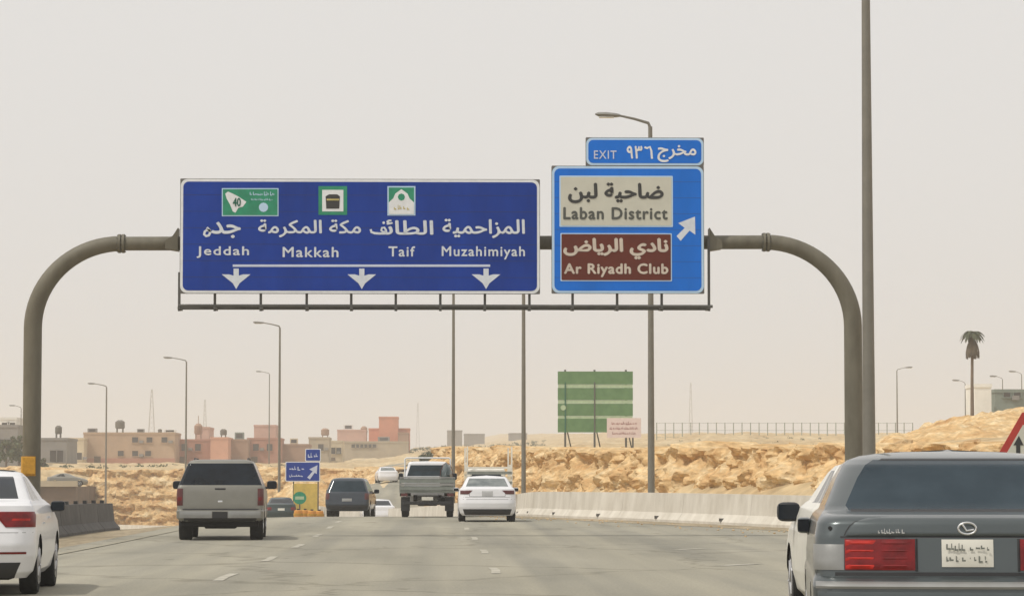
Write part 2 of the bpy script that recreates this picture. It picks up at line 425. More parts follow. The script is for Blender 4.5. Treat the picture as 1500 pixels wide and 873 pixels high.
WALL = [(26, 10), (19.5, 40), (16, 56), (12.8, 71), (9.6, 84), (6.8, 95), (4.7, 103), (3.6, 110), (3.3, 118), (2.9, 128), (1.9, 138), (.2, 148), (-3, 165), (-8, 190), (-16, 228), (-26, 272), (-38, 320)]
WALLP = np.array(WALL)
def wall_x(y): return np.interp(y, WALLP[:, 1], WALLP[:, 0])

xs = np.unique(np.concatenate([np.linspace(-1800, -120, 12), np.linspace(-120, -50, 20), np.linspace(-50, -22, 36), np.linspace(-22, 12, 76), np.linspace(12, 60, 90), np.linspace(60, 130, 24), np.linspace(130, 1800, 12)]))
ys = np.unique(np.concatenate([np.linspace(-60, 50, 12), np.linspace(50, 160, 120), np.linspace(160, 345, 110), np.linspace(345, 600, 60), np.linspace(600, 2400, 30)]))
def ground_z(X, Y):
    Z = hgt(X, Y)
    sd_ = sdist(X, Y)
    amp = sstep(1.5, 8, sd_) + sstep(336, 360, Y) * (X < -3)
    Z = Z + lump(X, Y, .45) * np.clip(amp, 0, 1) * np.clip(Y / 200, .3, 2.5)
    inroad = (X > -10) & (X < wall_x(Y) + 1) & (Y < 170)
    Z = Z - np.where(inroad, .12, .0)
    return Z
grid_mesh('ground', xs, ys, ground_z, M['sand'])

# carriageway sheet, between the left barrier and the curved right wall
def strip(name, left, right, ys_, nx, dz, m, kind='structure'):
    v = []; f = []
    for y in ys_:
        a, b = left(y), right(y)
        for k in range(nx + 1):
            x = a + (b - a) * k / nx; v.append((x, y, H(x, y) + dz))
    for j in range(len(ys_) - 1):
        for k in range(nx):
            i = j * (nx + 1) + k; f.append((i, i + 1, i + nx + 2, i + nx + 1))
    o = pyobj(name, v, f, m); o.data.shade_smooth(); return tag(o, kind=kind)
ry = list(np.linspace(-40, 60, 21)) + list(np.linspace(62, 165, 52))
LEFT_EDGE = lambda y: -7.6
strip('road', LEFT_EDGE, lambda y: float(wall_x(y)) - .8, ry, 26, .0, M['road'])
strip('left_shoulder', lambda y: -9.6, lambda y: -7.598, [y for y in ry if y <= 92], 3, -.003, M['shoulder'])
strip('right_shoulder', lambda y: float(wall_x(y)) - .802 - 1.2, lambda y: float(wall_x(y)) + .3, [y for y in ry if y <= 150], 3, .006, M['shoulder'])
# road climbing again beyond the dip, and the branch that bends away to the left
strip('far_road', lambda y: -8.3 - (y - 165) * .012, lambda y: -.8 - (y - 165) * .006, list(np.linspace(165.2, 520, 70)), 6, .05, M['road'])
v = []; f = []
cl = [(-9.5, 160), (-14, 185), (-23, 215), (-34, 262), (-47, 310)]
ts = np.linspace(0, len(cl) - 1, 40)
cx_ = np.interp(ts, range(len(cl)), [c[0] for c in cl]); cy_ = np.interp(ts, range(len(cl)), [c[1] for c in cl])
for j in range(40):
    t = Vector((cx_[min(j + 1, 39)] - cx_[max(j - 1, 0)], cy_[min(j + 1, 39)] - cy_[max(j - 1, 0)])).normalized(); nrm = Vector((t.y, -t.x))
    for k in range(7):
        x = cx_[j] + nrm.x * (k - 3) * 1.6; y = cy_[j] + nrm.y * (k - 3) * 1.6; v.append((x, y, H(x, y) + .07))
for j in range(39):
    for k in range(6):
        i = j * 7 + k; f.append((i, i + 1, i + 8, i + 7))
tag(pyobj('branch_road', v, f, M['road']), kind='structure')

# lane markings
def dash(x, y, ln, wd=.14, sl=0):
    v = []; f = []
    n = 6
    for k in range(n + 1):
        yy = y - ln / 2 + ln * k / n; j = .012 * math.sin(k * 7.3 + x * 5 + y)
        xx = x + sl * (yy - y)
        for s in (-1, 1): v.append((xx + s * wd / 2 + j, yy, H(xx, yy) + .006))
    for k in range(n): f.append((2 * k, 2 * k + 1, 2 * k + 3, 2 * k + 2))
    tag(pyobj('lane_marking', v, f, M['paint_line']), kind='structure')
for x, y in ((-2.93, 41.4), (-2.9, 51.6), (-2.9, 62), (-2.95, 72.8), (-3.05, 84), (-3.15, 94), (-2.93, 31), (-2.93, 20)): dash(x, y, 3.2, .14)
for x, y in ((.82, 44.4), (.85, 57.0), (.81, 69.6), (.74, 82), (.72, 94), (.82, 32), (.82, 20)): dash(x, y, 3.0, .13)
for x, y in ((4.7, 47.5), (4.9, 59)): dash(x, y, 1.2, .25, .6)
v = []; f = []
for k in range(60):
    yy = -20 + k * 2
    for s in (-.07, .07): v.append((-6.95 + s, yy, H(-6.95, yy) + .012))
for k in range(59): f.append((2 * k, 2 * k + 1, 2 * k + 3, 2 * k + 2))
tag(pyobj('edge_line', v, f, M['faint_line']), kind='structure')

# pebbles and grit near the right-hand wall
bm = bmesh.new()
for k in range(200):
    y = random.uniform(45, 108); x = float(wall_x(y)) - .8 - abs(random.gauss(0, 1.6)) - .3
    r = random.uniform(.01, .032)
    q = bmesh.ops.create_icosphere(bm, subdivisions=1, radius=r)['verts']
    for a in q: a.co = Vector((a.co.x * 1.4 + x, a.co.y + y, a.co.z * .7 + H(x, y) + r * .4))
tag(obj('grit', bm, M['boulder']), 'loose stones and grit scattered on the road by the right wall', 'gravel', kind='stuff')

# ------------------------------------------------------------------ rock cuts
def rock_ribbon(name, line, zb, zt, depth, seed, label, nl=None, nh=34, amp=1.0, m='rock'):
    """a hewn face following a plan polyline: zb/zt functions of (x, y)"""
    pts = [Vector((a, b)) for a, b in line]; seg = [0]
    for a, b in zip(pts[:-1], pts[1:]): seg.append(seg[-1] + (b - a).length)
    L = seg[-1]; nl = nl or int(L / .17); v = []; f = []
    X = np.interp(np.linspace(0, L, nl), seg, [p.x for p in pts]); Y = np.interp(np.linspace(0, L, nl), seg, [p.y for p in pts])
    for i in range(nl):
        t = Vector((X[min(i + 1, nl - 1)] - X[max(i - 1, 0)], Y[min(i + 1, nl - 1)] - Y[max(i - 1, 0)])).normalized()
        nrm = Vector((-t.y, t.x))                         # toward the road
        x, y = X[i], Y[i]; b, tp = zb(x, y), zt(x, y)
        tp += .35 * amp * noise.noise(Vector((i * .045, seed, 0))) + .18 * amp * noise.noise(Vector((i * .17, seed, 3)))
        hh = tp - b
        for k in range(nh + 4):
            if k <= nh:
                q = k / nh; z = b - .4 + (hh + .4) * q; back = depth * q ** 1.3
            else:
                q = 1; z = tp - .02 * (k - nh) + .0; back = depth + (k - nh) * 1.1
            p3 = Vector((x * .55 + seed, y * .55, z * .9))
            d = noise.fractal(p3 * .8, .9, 2.0, 4) * .55 * amp
            vor = noise.voronoi(Vector((x * .75 + seed, y * .75, z * 1.15)))[0]
            vor2 = noise.voronoi(Vector((x * 1.9 + seed, y * 1.9, z * 2.6)))[0]
            vor3 = noise.voronoi(Vector((x * 3.6 + seed, y * 3.6, z * 5)))[0]
            d += (vor[1] - vor[0]) * .55 * amp + (vor2[1] - vor2[0]) * .34 * amp + (vor3[1] - vor3[0]) * .16 * amp
            d += .14 * amp * math.sin(z * 5 + 2 * noise.noise(p3))
            if k > nh: d *= .4; z += d * .5
            v.append((x + nrm.x * (d - back), y + nrm.y * (d - back), z + (.12 * amp * noise.noise(p3 * 3) if k else 0)))
    n2 = nh + 4
    for i in range(nl - 1):
        for k in range(n2 - 1):
            a = i * n2 + k; f.append((a, a + 1, a + 1 + n2, a + n2))
    o = pyobj(name, v, f, M[m]); o.data.shade_smooth(); o.data.set_sharp_from_angle(angle=R(30))
    return tag(o, label, kind='structure')

rock_ribbon('rock_cut', CUT[2:10], lambda x, y: H(x - 2.0, y - 1.5) if y < 180 else H(x - 3, y), lambda x, y: float(np.interp(y, PLY, PLZ)) + .1, 1.4, 3.0,
            'orange rock cutting behind the pale concrete wall', amp=1.0)
rock_ribbon('rock_cut', [(-6.5, 285), (-8.5, 312), (-13, 330), (-24, 334), (-36, 334), (-42, 338), (-60, 345)][::-1] if False else [(-6.5, 285), (-8.5, 312), (-13, 330), (-24, 333), (-36, 333), (-44, 338), (-70, 348)],
            lambda x, y: min(H(x, y - 3), 1.5) - .2, lambda x, y: 3.1 + .25 * math.sin(x * .22), 3.0, 9.0,
            'ochre rock cutting on the left beyond the dark barrier', amp=1.0, nh=34)
# orange slope of the hill on the right
def hillz(X, Y):
    return hgt(X, Y) + .15 + lump(X, Y, .35) + .4 * np.vectorize(lambda a, b: noise.fractal(Vector((a * .35, b * .35, 0)), .9, 2, 4))(X, Y) + \
        .45 * np.vectorize(lambda a, b: (lambda q: q[1] - q[0])(noise.voronoi(Vector((a * .6, b * .4, 0)))[0]))(X, Y)
hx = np.linspace(20, 62, 150); hy = np.linspace(128, 215, 130)
def hillz2(X, Y):
    z = hillz(X, Y)
    edge = sstep(.138, .15, X / Y) * sstep(128, 140, Y) * (1 - sstep(203, 213, Y)) * (1 - sstep(57, 61, X))
    return z * edge + (hgt(X, Y) - .7) * (1 - edge)
o = grid_mesh('hillside', hx, hy, hillz2, M['rock']); o.data.set_sharp_from_angle(angle=R(35))

# boulders along the foot and the lip of the right-hand cut, each its own object
protos = []
for k in range(5):
    bm = bmesh.new(); bmesh.ops.create_icosphere(bm, subdivisions=3, radius=1)
    for a in bm.verts:
        n_ = a.co.normalized(); c = noise.cell(n_ * 1.6 + Vector((k * 7, 0, 0)))
        a.co = n_ * (1 + .28 * noise.noise(n_ * 1.5 + Vector((k * 9, 0, 0))) + .1 * noise.noise(n_ * 4 + Vector((k, 5, 0))))
        a.co.x = max(-.82, min(.8, a.co.x)) * 1.25; a.co.z = max(-.7, min(.66, a.co.z)); a.co.y = max(-.8, min(.75, a.co.y))
    me = bpy.data.meshes.new('boulder'); bm.to_mesh(me); bm.free(); me.materials.append(M['boulder']); me.shade_smooth(); me.set_sharp_from_angle(angle=R(28)); protos.append(me)
cut = np.array(CUT[4:9]); cl_ = np.concatenate([[0], np.cumsum(np.hypot(*np.diff(cut, axis=0).T))])
for k in range(90):
    s = random.uniform(0, cl_[-1]); x = np.interp(s, cl_, cut[:, 0]); y = np.interp(s, cl_, cut[:, 1])
    top = k % 3 != 0
    if top: x += random.uniform(.6, 4); y += random.uniform(.6, 6); r = random.uniform(.12, .42); z = H(x, y) + r * .15
    else: x -= random.uniform(1.0, 2.6); y -= random.uniform(.3, 1.2); r = random.uniform(.15, .5); z = H(x, y) + r * .3
    o = bpy.data.objects.new('boulder', protos[k % 5]); COL.objects.link(o); o.location = (x, y, z); o.scale = (r, r, r * .9)
    o.rotation_euler = (random.uniform(-.3, .3), random.uniform(-.3, .3), random.uniform(0, 6.3))
    tag(o, 'rough ochre boulder lying on top of the rock cutting' if top else 'rough ochre boulder lying at the foot of the rock cutting', 'boulder', 'boulders along the rock cutting')

# scrub on the rises
def scrub(name, spots, label, n=26):
    v = []; f = []
    for (x, y, r) in spots:
        z = H(x, y)
        for k in range(n):
            a = random.uniform(0, 6.28); e = random.uniform(.1, 1.2); q = random.uniform(.5, 1) * r
            c = Vector((x + q * math.cos(a) * math.cos(e), y + q * math.sin(a) * math.cos(e), z + q * math.sin(e) * .8))
            d = Vector((random.gauss(0, 1), random.gauss(0, 1), random.gauss(0, 1))).normalized() * r * .28; g = Vector((random.gauss(0, 1), random.gauss(0, 1), random.gauss(0, 1))).normalized() * r * .28
            i = len(v); v += [c, c + d, c + d + g, c + g]; f.append((i, i + 1, i + 2, i + 3))
    tag(pyobj(name, v, f, M['leaf']), label, 'scrub', kind='stuff')
sp = []
for k in range(260):
    y = random.uniform(330, 800); xi = random.uniform(598, 800); p = P(xi, 700, y); sp.append((p.x, y, random.uniform(.3, .8)))
for k in range(70):
    y = random.uniform(230, 480); xi = random.uniform(930, 1260); p = P(xi, 700, y); sp.append((p.x, y, random.uniform(.2, .5)))
for k in range(50):
    y = random.uniform(350, 470); xi = random.uniform(80, 480); p = P(xi, 700, y); sp.append((p.x, y, random.uniform(.3, .8)))
scrub('scrub', sp, 'sparse dusty green scrub on the far rises')

# ------------------------------------------------------------------ walls and barriers
def profile_run(name, pts, prof, m, parent=None, zoff=0):
    """extrude a cross-section (offset to the right of travel, height) along plan points"""
    bm = bmesh.new(); rings = []
    for i, (x, y) in enumerate(pts):
        a = Vector(pts[max(i - 1, 0)]); b = Vector(pts[min(i + 1, len(pts) - 1)]); t = (b - a).normalized(); n_ = Vector((t.y, -t.x))
        z = H(x, y) if zoff is None else zoff + H(x, y)
        rings.append([bm.verts.new((x + n_.x * p, y + n_.y * p, z + q)) for p, q in prof])
    n2 = len(prof)
    for i in range(len(pts) - 1):
        for k in range(n2): bm.faces.new((rings[i][k], rings[i][(k + 1) % n2], rings[i + 1][(k + 1) % n2], rings[i + 1][k]))
    bm.faces.new(rings[0]); bm.faces.new(rings[-1][::-1])
    return obj(name, bm, m, parent)
JERSEY = [(-.32, -.4), (-.32, .08), (-.16, .30), (-.10, .90), (.10, .90), (.16, .30), (.32, .08), (.32, -.4)]
# right-hand wall: cast lengths of about 6 m with open joints
wallt = thing('concrete_wall', 'pale concrete barrier wall curving across in front of the orange rock cutting', 'wall', (WALL[3][0], WALL[3][1], 0))
d = np.concatenate([[0], np.cumsum(np.hypot(*np.diff(WALLP, axis=0).T))]); LW = d[-1]
s0 = 0
while s0 < LW - 1:
    s1 = min(s0 + 5.985, LW)
    pts = [(float(np.interp(s, d, WALLP[:, 0])), float(np.interp(s, d, WALLP[:, 1]))) for s in np.linspace(s0, s1, 6)]
    o = profile_run('wall_panel', pts, JERSEY, M['concrete'], wallt); o.matrix_parent_inverse = Matrix.Translation(-Vector(wallt.location))
    s0 += 6.0
bm = bmesh.new()
for s in np.arange(20, 118, 6.0):
    x = float(np.interp(s + .3, d, WALLP[:, 0])); y = float(np.interp(s + .3, d, WALLP[:, 1])); zz = H(x, y)
    box(bm, x - .30, x - .05, y - .34, y - .24, zz + .10, zz + .19)
o = obj('drain_slot', bm, M['dark_concrete'], wallt); o['kind'] = 'stuff'; o.matrix_parent_inverse = Matrix.Translation(-Vector(wallt.location))

lb = thing('concrete_barrier', 'dark grey concrete barrier along the left edge of the road', 'barrier', (-9.4, 60, 0))
for k in range(20):
    y0 = 6 + k * 4.0
    if y0 + 4 > 87: break
    o = profile_run('barrier_block', [(-9.4, y0), (-9.4, y0 + 3.94)], [(-p * 1.0, q * .84) for p, q in JERSEY][::-1], M['dark_concrete'], lb); o.matrix_parent_inverse = Matrix.Translation(-Vector(lb.location))
bm = bmesh.new()
for k in range(26):
    y0 = 34 + k * 2.0; box(bm, -9.45, -9.35, y0, y0 + .25, .755 + H(-9.4, y0), .84 + H(-9.4, y0))
o = obj('reflector_stud', bm, M['black'], lb); o['kind'] = 'stuff'; o.matrix_parent_inverse = Matrix.Translation(-Vector(lb.location))

rw = thing('retaining_wall', 'dark brown retaining wall under the silver car at far left', 'wall', (-48, 318, -4))
o = boxo('wall_face', -70, -38.3, 318, 338, -4.6, 1.15, M['brown_wall'], rw); o.matrix_parent_inverse = Matrix.Translation(-Vector(rw.location))
o = boxo('parapet', -70, -38.1, 317.6, 318.1, 1.15, 1.75, M['b_beige'], rw); o.matrix_parent_inverse = Matrix.Translation(-Vector(rw.location))

# ------------------------------------------------------------------ sign gantry
GD = 71.0
def gp(x, y, d=GD): return P(x, y, d)
PX = GD / F_PX
gl = thing('sign_gantry', 'olive grey steel tube gantry spanning the highway, carrying the big blue signs', 'gantry', (0, GD, 0))
def gchild(o, t): o.matrix_parent_inverse = Matrix.Translation(-Vector(t.location)); return o
def column(xc, xe, yb, side):
    pts = [Vector((gp(xc, 700).x, GD, -.2))]
    for z in (2, 4): pts.append(Vector((gp(xc, 700).x, GD, z)))
    pj = gp(xe, yb)
    x0 = gp(xc, 700).x; r_x = pj.x - x0; zc = pj.z - 2.0
    for k in range(0, 19):
        a = R(90 * k / 18); pts.append(Vector((x0 + r_x * (1 - math.cos(a)), GD, zc + 2.0 * math.sin(a))))
    return pts
zb_l = gp(180, 357)
cl1 = column(46, 178, 357, -1); cl2 = column(1251, 1122, 355, 1)
rad_l = [.215] * 4 + [.215 - .035 * k / 17 for k in range(18)]
gchild(tubeo('column', cl1, rad_l[:len(cl1)], M['steel'], gl, 24), gl)
gchild(tubeo('column', cl2, rad_l[:len(cl2)], M['steel'], gl, 24), gl)
zl = cl1[-1].z; zr = cl2[-1].z
gchild(tubeo('crossbeam', [Vector((cl1[-1].x + .06, GD, zl)), Vector((cl2[-1].x - .06, GD, zr))], .165, M['steel'], gl, 24), gl)
for c in (cl1[-1], cl2[-1]):
    for dx in (-.045, .045):
        bm = bmesh.new(); tube(bm, [c + Vector((dx - .03, 0, 0)), c + Vector((dx + .03, 0, 0))], .225, 24); gchild(obj('flange', bm, M['steel'], gl, True), gl)
    bm = bmesh.new()
    for k in range(10):
        a = k * math.pi / 5; q = c + Vector((0, .2 * math.cos(a), .2 * math.sin(a))); tube(bm, [q - Vector((.1, 0, 0)), q + Vector((.1, 0, 0))], .014, 6)
    gchild(obj('flange_bolts', bm, M['steel_dark'], gl), gl)
for x, side in ((262, -1), (1038, 1)):
    c = gp(x, 356)
    prm = [(c.x, c.z + .34), (c.x + side * .12, c.z + .15), (c.x + side * .30, c.z + .04), (c.x + side * .30, c.z - .15), (c.x, c.z - .2)]
    gchild(prismo('end_bracket', prm, GD - .28, GD + .2, M['steel'], gl), gl)
for x in (-9.70, ):
    gchild(tubeo('base_plate', [Vector((cl1[0].x, GD, .0)), Vector((cl1[0].x, GD, .09))], .36, M['steel_dark'], gl), gl)
    gchild(tubeo('base_plate', [Vector((cl2[0].x, GD, .05)), Vector((cl2[0].x, GD, .16))], .36, M['steel_dark'], gl), gl)
# lower service rail and its hangers
a = gp(263, 449); b = gp(1042, 447)
for dy in (-.34, .3):
    gchild(tubeo('service_rail', [Vector((a.x, GD + dy, a.z - (0 if dy < 0 else .02))), Vector((b.x, GD + dy, a.z - (0 if dy < 0 else .02)))], .036, M['steel_dark'], gl, 8), gl)
for x in (264, 316, 383, 450, 515, 580, 645, 710, 775, 838, 903, 968, 1037):
    c = gp(x, 448)
    bm = bmesh.new(); box(bm, c.x - .03, c.x + .03, GD - .30, GD - .24, c.z - .14, gp(x, 400).z if x < 1030 else gp(x, 350).z)
    box(bm, c.x - .03, c.x + .03, GD - .38, GD + .36, c.z - .10, c.z - .04)
    gchild(obj('hanger', bm, M['steel_dark'], gl), gl)
yb_ = thing('warning_band', 'ochre reflective band wrapped round the left gantry column', 'reflector', (cl1[0].x, GD, 2.0))
bm = bmesh.new(); q = gp(45, 682); tube(bm, [Vector((q.x, GD, q.z - .24)), Vector((q.x, GD, q.z + .22))], .226, 20)
gchild(obj('band', bm, M['yellow'], yb_, True), yb_)
bm = bmesh.new(); box(bm, q.x - .16, q.x + .14, GD - .26, GD - .22, q.z - .2, q.z + .2, .01); gchild(obj('plate', bm, M['yellow'], yb_), yb_)

def ang(x0, x1, y0, y1, d):
    a = P(x0, y1, d); b = P(x1, y0, d); return a.x, b.x, a.z, b.z

SD = 70.55
def sign_panel(t, box_, r, rim, face, border, pad=.045, bw=.05, d=SD, back='alu'):
    x0, x1, z0, z1 = ang(*box_, d)
    gchild(prismo('backing_panel', rrect(x0, x1, z0, z1, .02, 2), d, d + .07, M[back], t), t)
    gchild(prismo('border', rrect(x0 + .012, x1 - .012, z0 + .012, z1 - .012, r), d - .004, d + .01, M[border], t), t)
    gchild(prismo('sign_face', rrect(x0 + .012 + bw, x1 - .012 - bw, z0 + .012 + bw, z1 - .012 - bw, r - bw * .5), d - .008, d + .012, M[face], t), t)
    return x0, x1, z0, z1
def txt(s, bx, m, t, arabic=False, bold=.03, d=SD, space=1.0, lift=.012):
    x0, x1, z0, z1 = ang(*bx, d); return gchild(lettering(s, x0, x1, z0, z1, d - lift, M[m], t, arabic, bold, space), t)
def shape(name, pts, m, t, d=SD, lift=.012, th=.003):
    q = [(P(x, y, d).x, P(x, y, d).z) for x, y in pts]; return gchild(prismo(name, q, d - lift, d - lift + th, M[m], t), t)

s1 = thing('direction_sign', 'wide dark blue four-destination sign with three down arrows on the gantry', 'road sign', (gp(527, 347).x, SD, gp(527, 347).z))
sign_panel(s1, (263, 791, 263, 430), .16, 0, 'navy', 'white', bw=.06)
for s, b_ in (('جد', (309, 353, 325, 349)), ('مكة المكرمة', (378, 529, 322, 348)), (shape_ar('الطائف')[1:], (565, 635, 322, 344)), ('المزاحمية', (648, 769, 321, 349))):
    txt(s, b_, 'letter', s1, True, .022)
for s, b_ in (('Jeddah', (288, 365, 361, 378)), ('Makkah', (414, 496, 362, 377)), ('Taif', (569, 608, 361, 376)), ('Muzahimiyah', (647, 769, 361, 380))):
    txt(s, b_, 'letter', s1, False, .018, space=1.15)
shape('line', [(341, 391), (718, 391), (718, 387.6), (341, 387.6)], 'line_pale', s1)
for cx in (346, 530, 712):
    shape('arrow', [(cx - 3.8, 393.5), (cx - 3.8, 404), (cx - 10, 402), (cx - 21, 402), (cx - 5, 415), (cx, 423.5), (cx + 5, 415), (cx + 21, 402), (cx + 10, 402), (cx + 3.8, 404), (cx + 3.8, 393.5)], 'letter', s1)
def stroke(lines, wpx, m, t, d=SD, lift=.012, name='lettering'):
    """hand-drawn glyph strokes, widths and points in the sign's own plane"""
    bm = bmesh.new(); k = 0
    for pts, wm in lines:
        q = [Vector((P(x, y, d).x, 0, P(x, y, d).z)) for x, y in pts]; hw = wpx * wm * d / F_PX / 2; L = []; Rr = []
        if len(q) == 1:
            prism(bm, [(q[0].x + hw * 1.2 * math.cos(a * .7854), q[0].z + hw * 1.2 * math.sin(a * .7854)) for a in range(8)], d - lift, d - lift + .003); continue
        closed = (q[0] - q[-1]).length < 1e-6
        for i in range(len(q)):
            a = q[i - 1] if i else (q[-2] if closed else q[0]); b = q[i + 1] if i < len(q) - 1 else (q[1] if closed else q[-1])
            tt = (b - a).normalized(); n_ = Vector((-tt.z, 0, tt.x)); L.append(q[i] + n_ * hw); Rr.append(q[i] - n_ * hw)
        y0 = d - lift - k * .0012; k += 1
        va = [(bm.verts.new((p.x, y0, p.z)), bm.verts.new((r_.x, y0, r_.z))) for p, r_ in zip(L, Rr)]
        for i in range(len(va) - 1): bm.faces.new((va[i][0], va[i][1], va[i + 1][1], va[i + 1][0]))
    me = bpy.data.meshes.new(name); bm.to_mesh(me); bm.free(); return gchild(link_mesh(name, me, M[m], t), t)
stroke([([(303, 333.5), (306.5, 337), (308, 341), (306, 345), (302, 346), (299, 343.5), (300, 339.5), (303, 337), (309, 338.5)], 1)], 3.6, 'letter', s1)
stroke([([(566, 342), (556, 342.3), (549, 341.8), (544, 340), (543, 336)], 1), ([(566, 342), (565.5, 337.5), (563, 333.5), (559.5, 334), (558.5, 337.5), (561, 340), (565, 339.8)], .9), ([(562, 326.5)], 1)], 3.4, 'letter', s1)
def seams(t, bx, n, m, d=SD):
    x0, x1, z0, z1 = ang(*bx, d)
    for k in range(1, n):
        z = z0 + (z1 - z0) * k / n; gchild(boxo('panel_seam', x0 + .07, x1 - .07, d - .0092, d - .004, z - .006, z + .006, M[m], t), t)
    for k in range(1, n + 1):
        pass
seams(s1, (263, 791, 263, 430), 7, 'seam_navy')
# route badge
g = shape('route_badge', [(325, 317), (408, 317), (408, 276), (325, 276)], 'pale_blue', s1, lift=.014)
shape('badge_face', [(326.5, 315.5), (406.5, 315.5), (406.5, 277.5), (326.5, 277.5)], 'green', s1, lift=.018)
shape('badge_outline', [(330, 284), (334, 281), (341, 284), (347, 287), (352, 290), (361, 296), (356, 303), (349, 305), (345, 312), (341, 310), (337, 300), (332, 291)], 'white', s1, lift=.022)
txt('40', (341, 353, 290, 303), 'dark_green', s1, False, .03, lift=.027)
for _k, _b in enumerate(((366, 402, 281, 287), (368, 399, 290, 294))):
    _q = ang(*_b, SD); gchild(scribble(_q[0], _q[1], _q[2], _q[3], SD - .022, M['pale_blue'], s1, 5 + _k), s1)
bm = bmesh.new(); c = P(386, 304, SD); prism(bm, [(c.x + .11 * math.cos(a * .5236), c.z + .11 * math.sin(a * .5236)) for a in range(12)], SD - .022, SD - .018)
gchild(obj('badge_disc', bm, M['pale_blue'], s1), s1)
# black cube badge
shape('cube_badge', [(466.5, 315), (508.5, 315), (508.5, 273), (466.5, 273)], 'green', s1, lift=.014)
shape('badge_face', [(472, 310), (503, 310), (503, 278.5), (472, 278.5)], 'white', s1, lift=.018)
shape('cube_emblem', [(478, 306), (497, 306), (498, 288), (494, 285), (482, 285), (477, 288)], 'ink', s1, lift=.022)
shape('cube_stripe', [(478.5, 294), (497, 294), (497, 291.5), (478.5, 291.5)], 'gold', s1, lift=.026)
# city badge
shape('city_badge', [(567.5, 316), (608.5, 316), (608.5, 273), (567.5, 273)], 'pale_blue', s1, lift=.014)
shape('badge_face', [(569.5, 297), (606.5, 297), (606.5, 275), (569.5, 275)], 'green', s1, lift=.018)
shape('badge_outline', [(569.5, 314), (606.5, 314), (606.5, 297), (600, 291), (597, 284), (588, 277.5), (579, 284), (576, 291), (569.5, 297)], 'white', s1, lift=.022)
bm = bmesh.new(); c = P(588, 289, SD); prism(bm, [(c.x + .085 * math.cos(a * .7854), c.z + .085 * math.sin(a * .7854)) for a in range(8)], SD - .027, SD - .022)
gchild(obj('badge_disc', bm, M['green'], s1), s1)
_q = ang(577, 600, 300, 308, SD); gchild(scribble(_q[0], _q[1], _q[2], _q[3], SD - .027, M['gold'], s1, 9), s1)

s2 = thing('exit_sign', 'bright blue exit sign with cream and brown panels beside the wide dark blue one', 'road sign', (gp(920, 336).x, SD, gp(920, 336).z))
sign_panel(s2, (808, 1031, 243.5, 430), .16, 0, 'azure', 'pale_blue', bw=.055)
sign_panel(s2, (858, 1031, 202, 243), .14, 0, 'azure', 'pale_blue', bw=.05)
txt('EXIT', (870, 903, 221, 233), 'line_pale', s2, False, .01, space=1.15)
txt('٩٣', (918, 941, 214, 233), 'white', s2, False, .03, space=1.1)
stroke([([(944, 216), (948, 217.5), (952, 215.5), (954, 221), (955, 233)], 1)], 3.0, 'white', s2)
txt('مخرج', (963, 1020, 213, 238), 'white', s2, True, .022)
def panel(t, bx, m, name='text_panel'):
    x0, x1, z0, z1 = ang(*bx, SD); gchild(prismo(name, rrect(x0, x1, z0, z1, .02, 3), SD - .016, SD - .005, M[m], t), t)
seams(s2, (808, 1031, 243.5, 430), 8, 'seam_azure')
panel(s2, (819.5, 985.5, 258, 332.5), 'pale_blue', 'panel_border'); 
x0, x1, z0, z1 = ang(821.5, 983.5, 260, 330.5, SD); gchild(prismo('text_panel', rrect(x0, x1, z0, z1, .02, 3), SD - .020, SD - .012, M['cream'], s2), s2)
txt('ضاحية لبن', (832, 972, 268, 298), 'ink', s2, True, .035, lift=.024)
txt('Laban District', (825, 978, 304, 322), 'grey_ink', s2, False, .03, space=1.12, lift=.024)
panel(s2, (821, 984, 342, 412), 'pale_blue', 'panel_border')
x0, x1, z0, z1 = ang(822.5, 982.5, 343.5, 410.5, SD); gchild(prismo('text_panel', rrect(x0, x1, z0, z1, .02, 3), SD - .020, SD - .012, M['brown'], s2), s2)
txt('نادي الرياض', (825, 979, 349, 380), 'tan_letter', s2, True, .04, lift=.024)
txt('Ar Riyadh Club', (826, 979, 386, 406), 'tan_letter', s2, False, .035, space=1.1, lift=.024)
shape('exit_arrow', [(991, 346), (1003, 334), (993.5, 327), (1018, 317.5), (1018.5, 344), (1010, 338), (997, 353)], 'letter', s2)

# ------------------------------------------------------------------ street lamps
def lamp(x, y, zb, ztop, r0, label, arm=1.9, group='street lamps', side=-1, cut=False):
    t = thing('street_lamp', label, 'street lamp', (x, y, zb), 0, group)
    h = ztop - zb
    tubeo('pole', [(0, 0, -.2), (0, 0, h * .5), (0, 0, h)], [r0, r0 * .8, r0 * .58], M['lamp_steel'], t, 14)
    tubeo('base_plate', [(0, 0, 0), (0, 0, .3)], r0 * 1.7, M['lamp_steel'], t, 12)
    a = side * arm
    tubeo('arm', [(0, 0, h - .05), (a * .05, 0, h + .12), (a * .4, 0, h + .25), (a * .8, 0, h + .36)], [r0 * .5, r0 * .42, r0 * .35, r0 * .3], M['lamp_steel'], t, 8)
    bm = bmesh.new()
    prof = [(0, .055), (.15, .09), (.5, .11), (.78, .09), (.9, .03)]
    rings = []
    for q, rr in prof:
        c = Vector((a * .78 + side * q * .9, 0, h + .36 + q * .05)); rings.append([bm.verts.new(c + Vector((0, rr * 1.6 * math.cos(k * .7854), rr * .8 * math.sin(k * .7854)))) for k in range(8)])
    for i in range(4):
        for k in range(8): bm.faces.new((rings[i][k], rings[i][(k + 1) % 8], rings[i + 1][(k + 1) % 8], rings[i + 1][k]))
    bm.faces.new(rings[0]); bm.faces.new(rings[-1])
    hd = obj('lamp_head', bm, M['lamp_head'], t, True)
    boxo('lens', min(a * .78 + side * .2, a * .78 + side * .68), max(a * .78 + side * .2, a * .78 + side * .68), -.1, .1, h + .285, h + .325, M['glass_lamp'], hd)
    return t
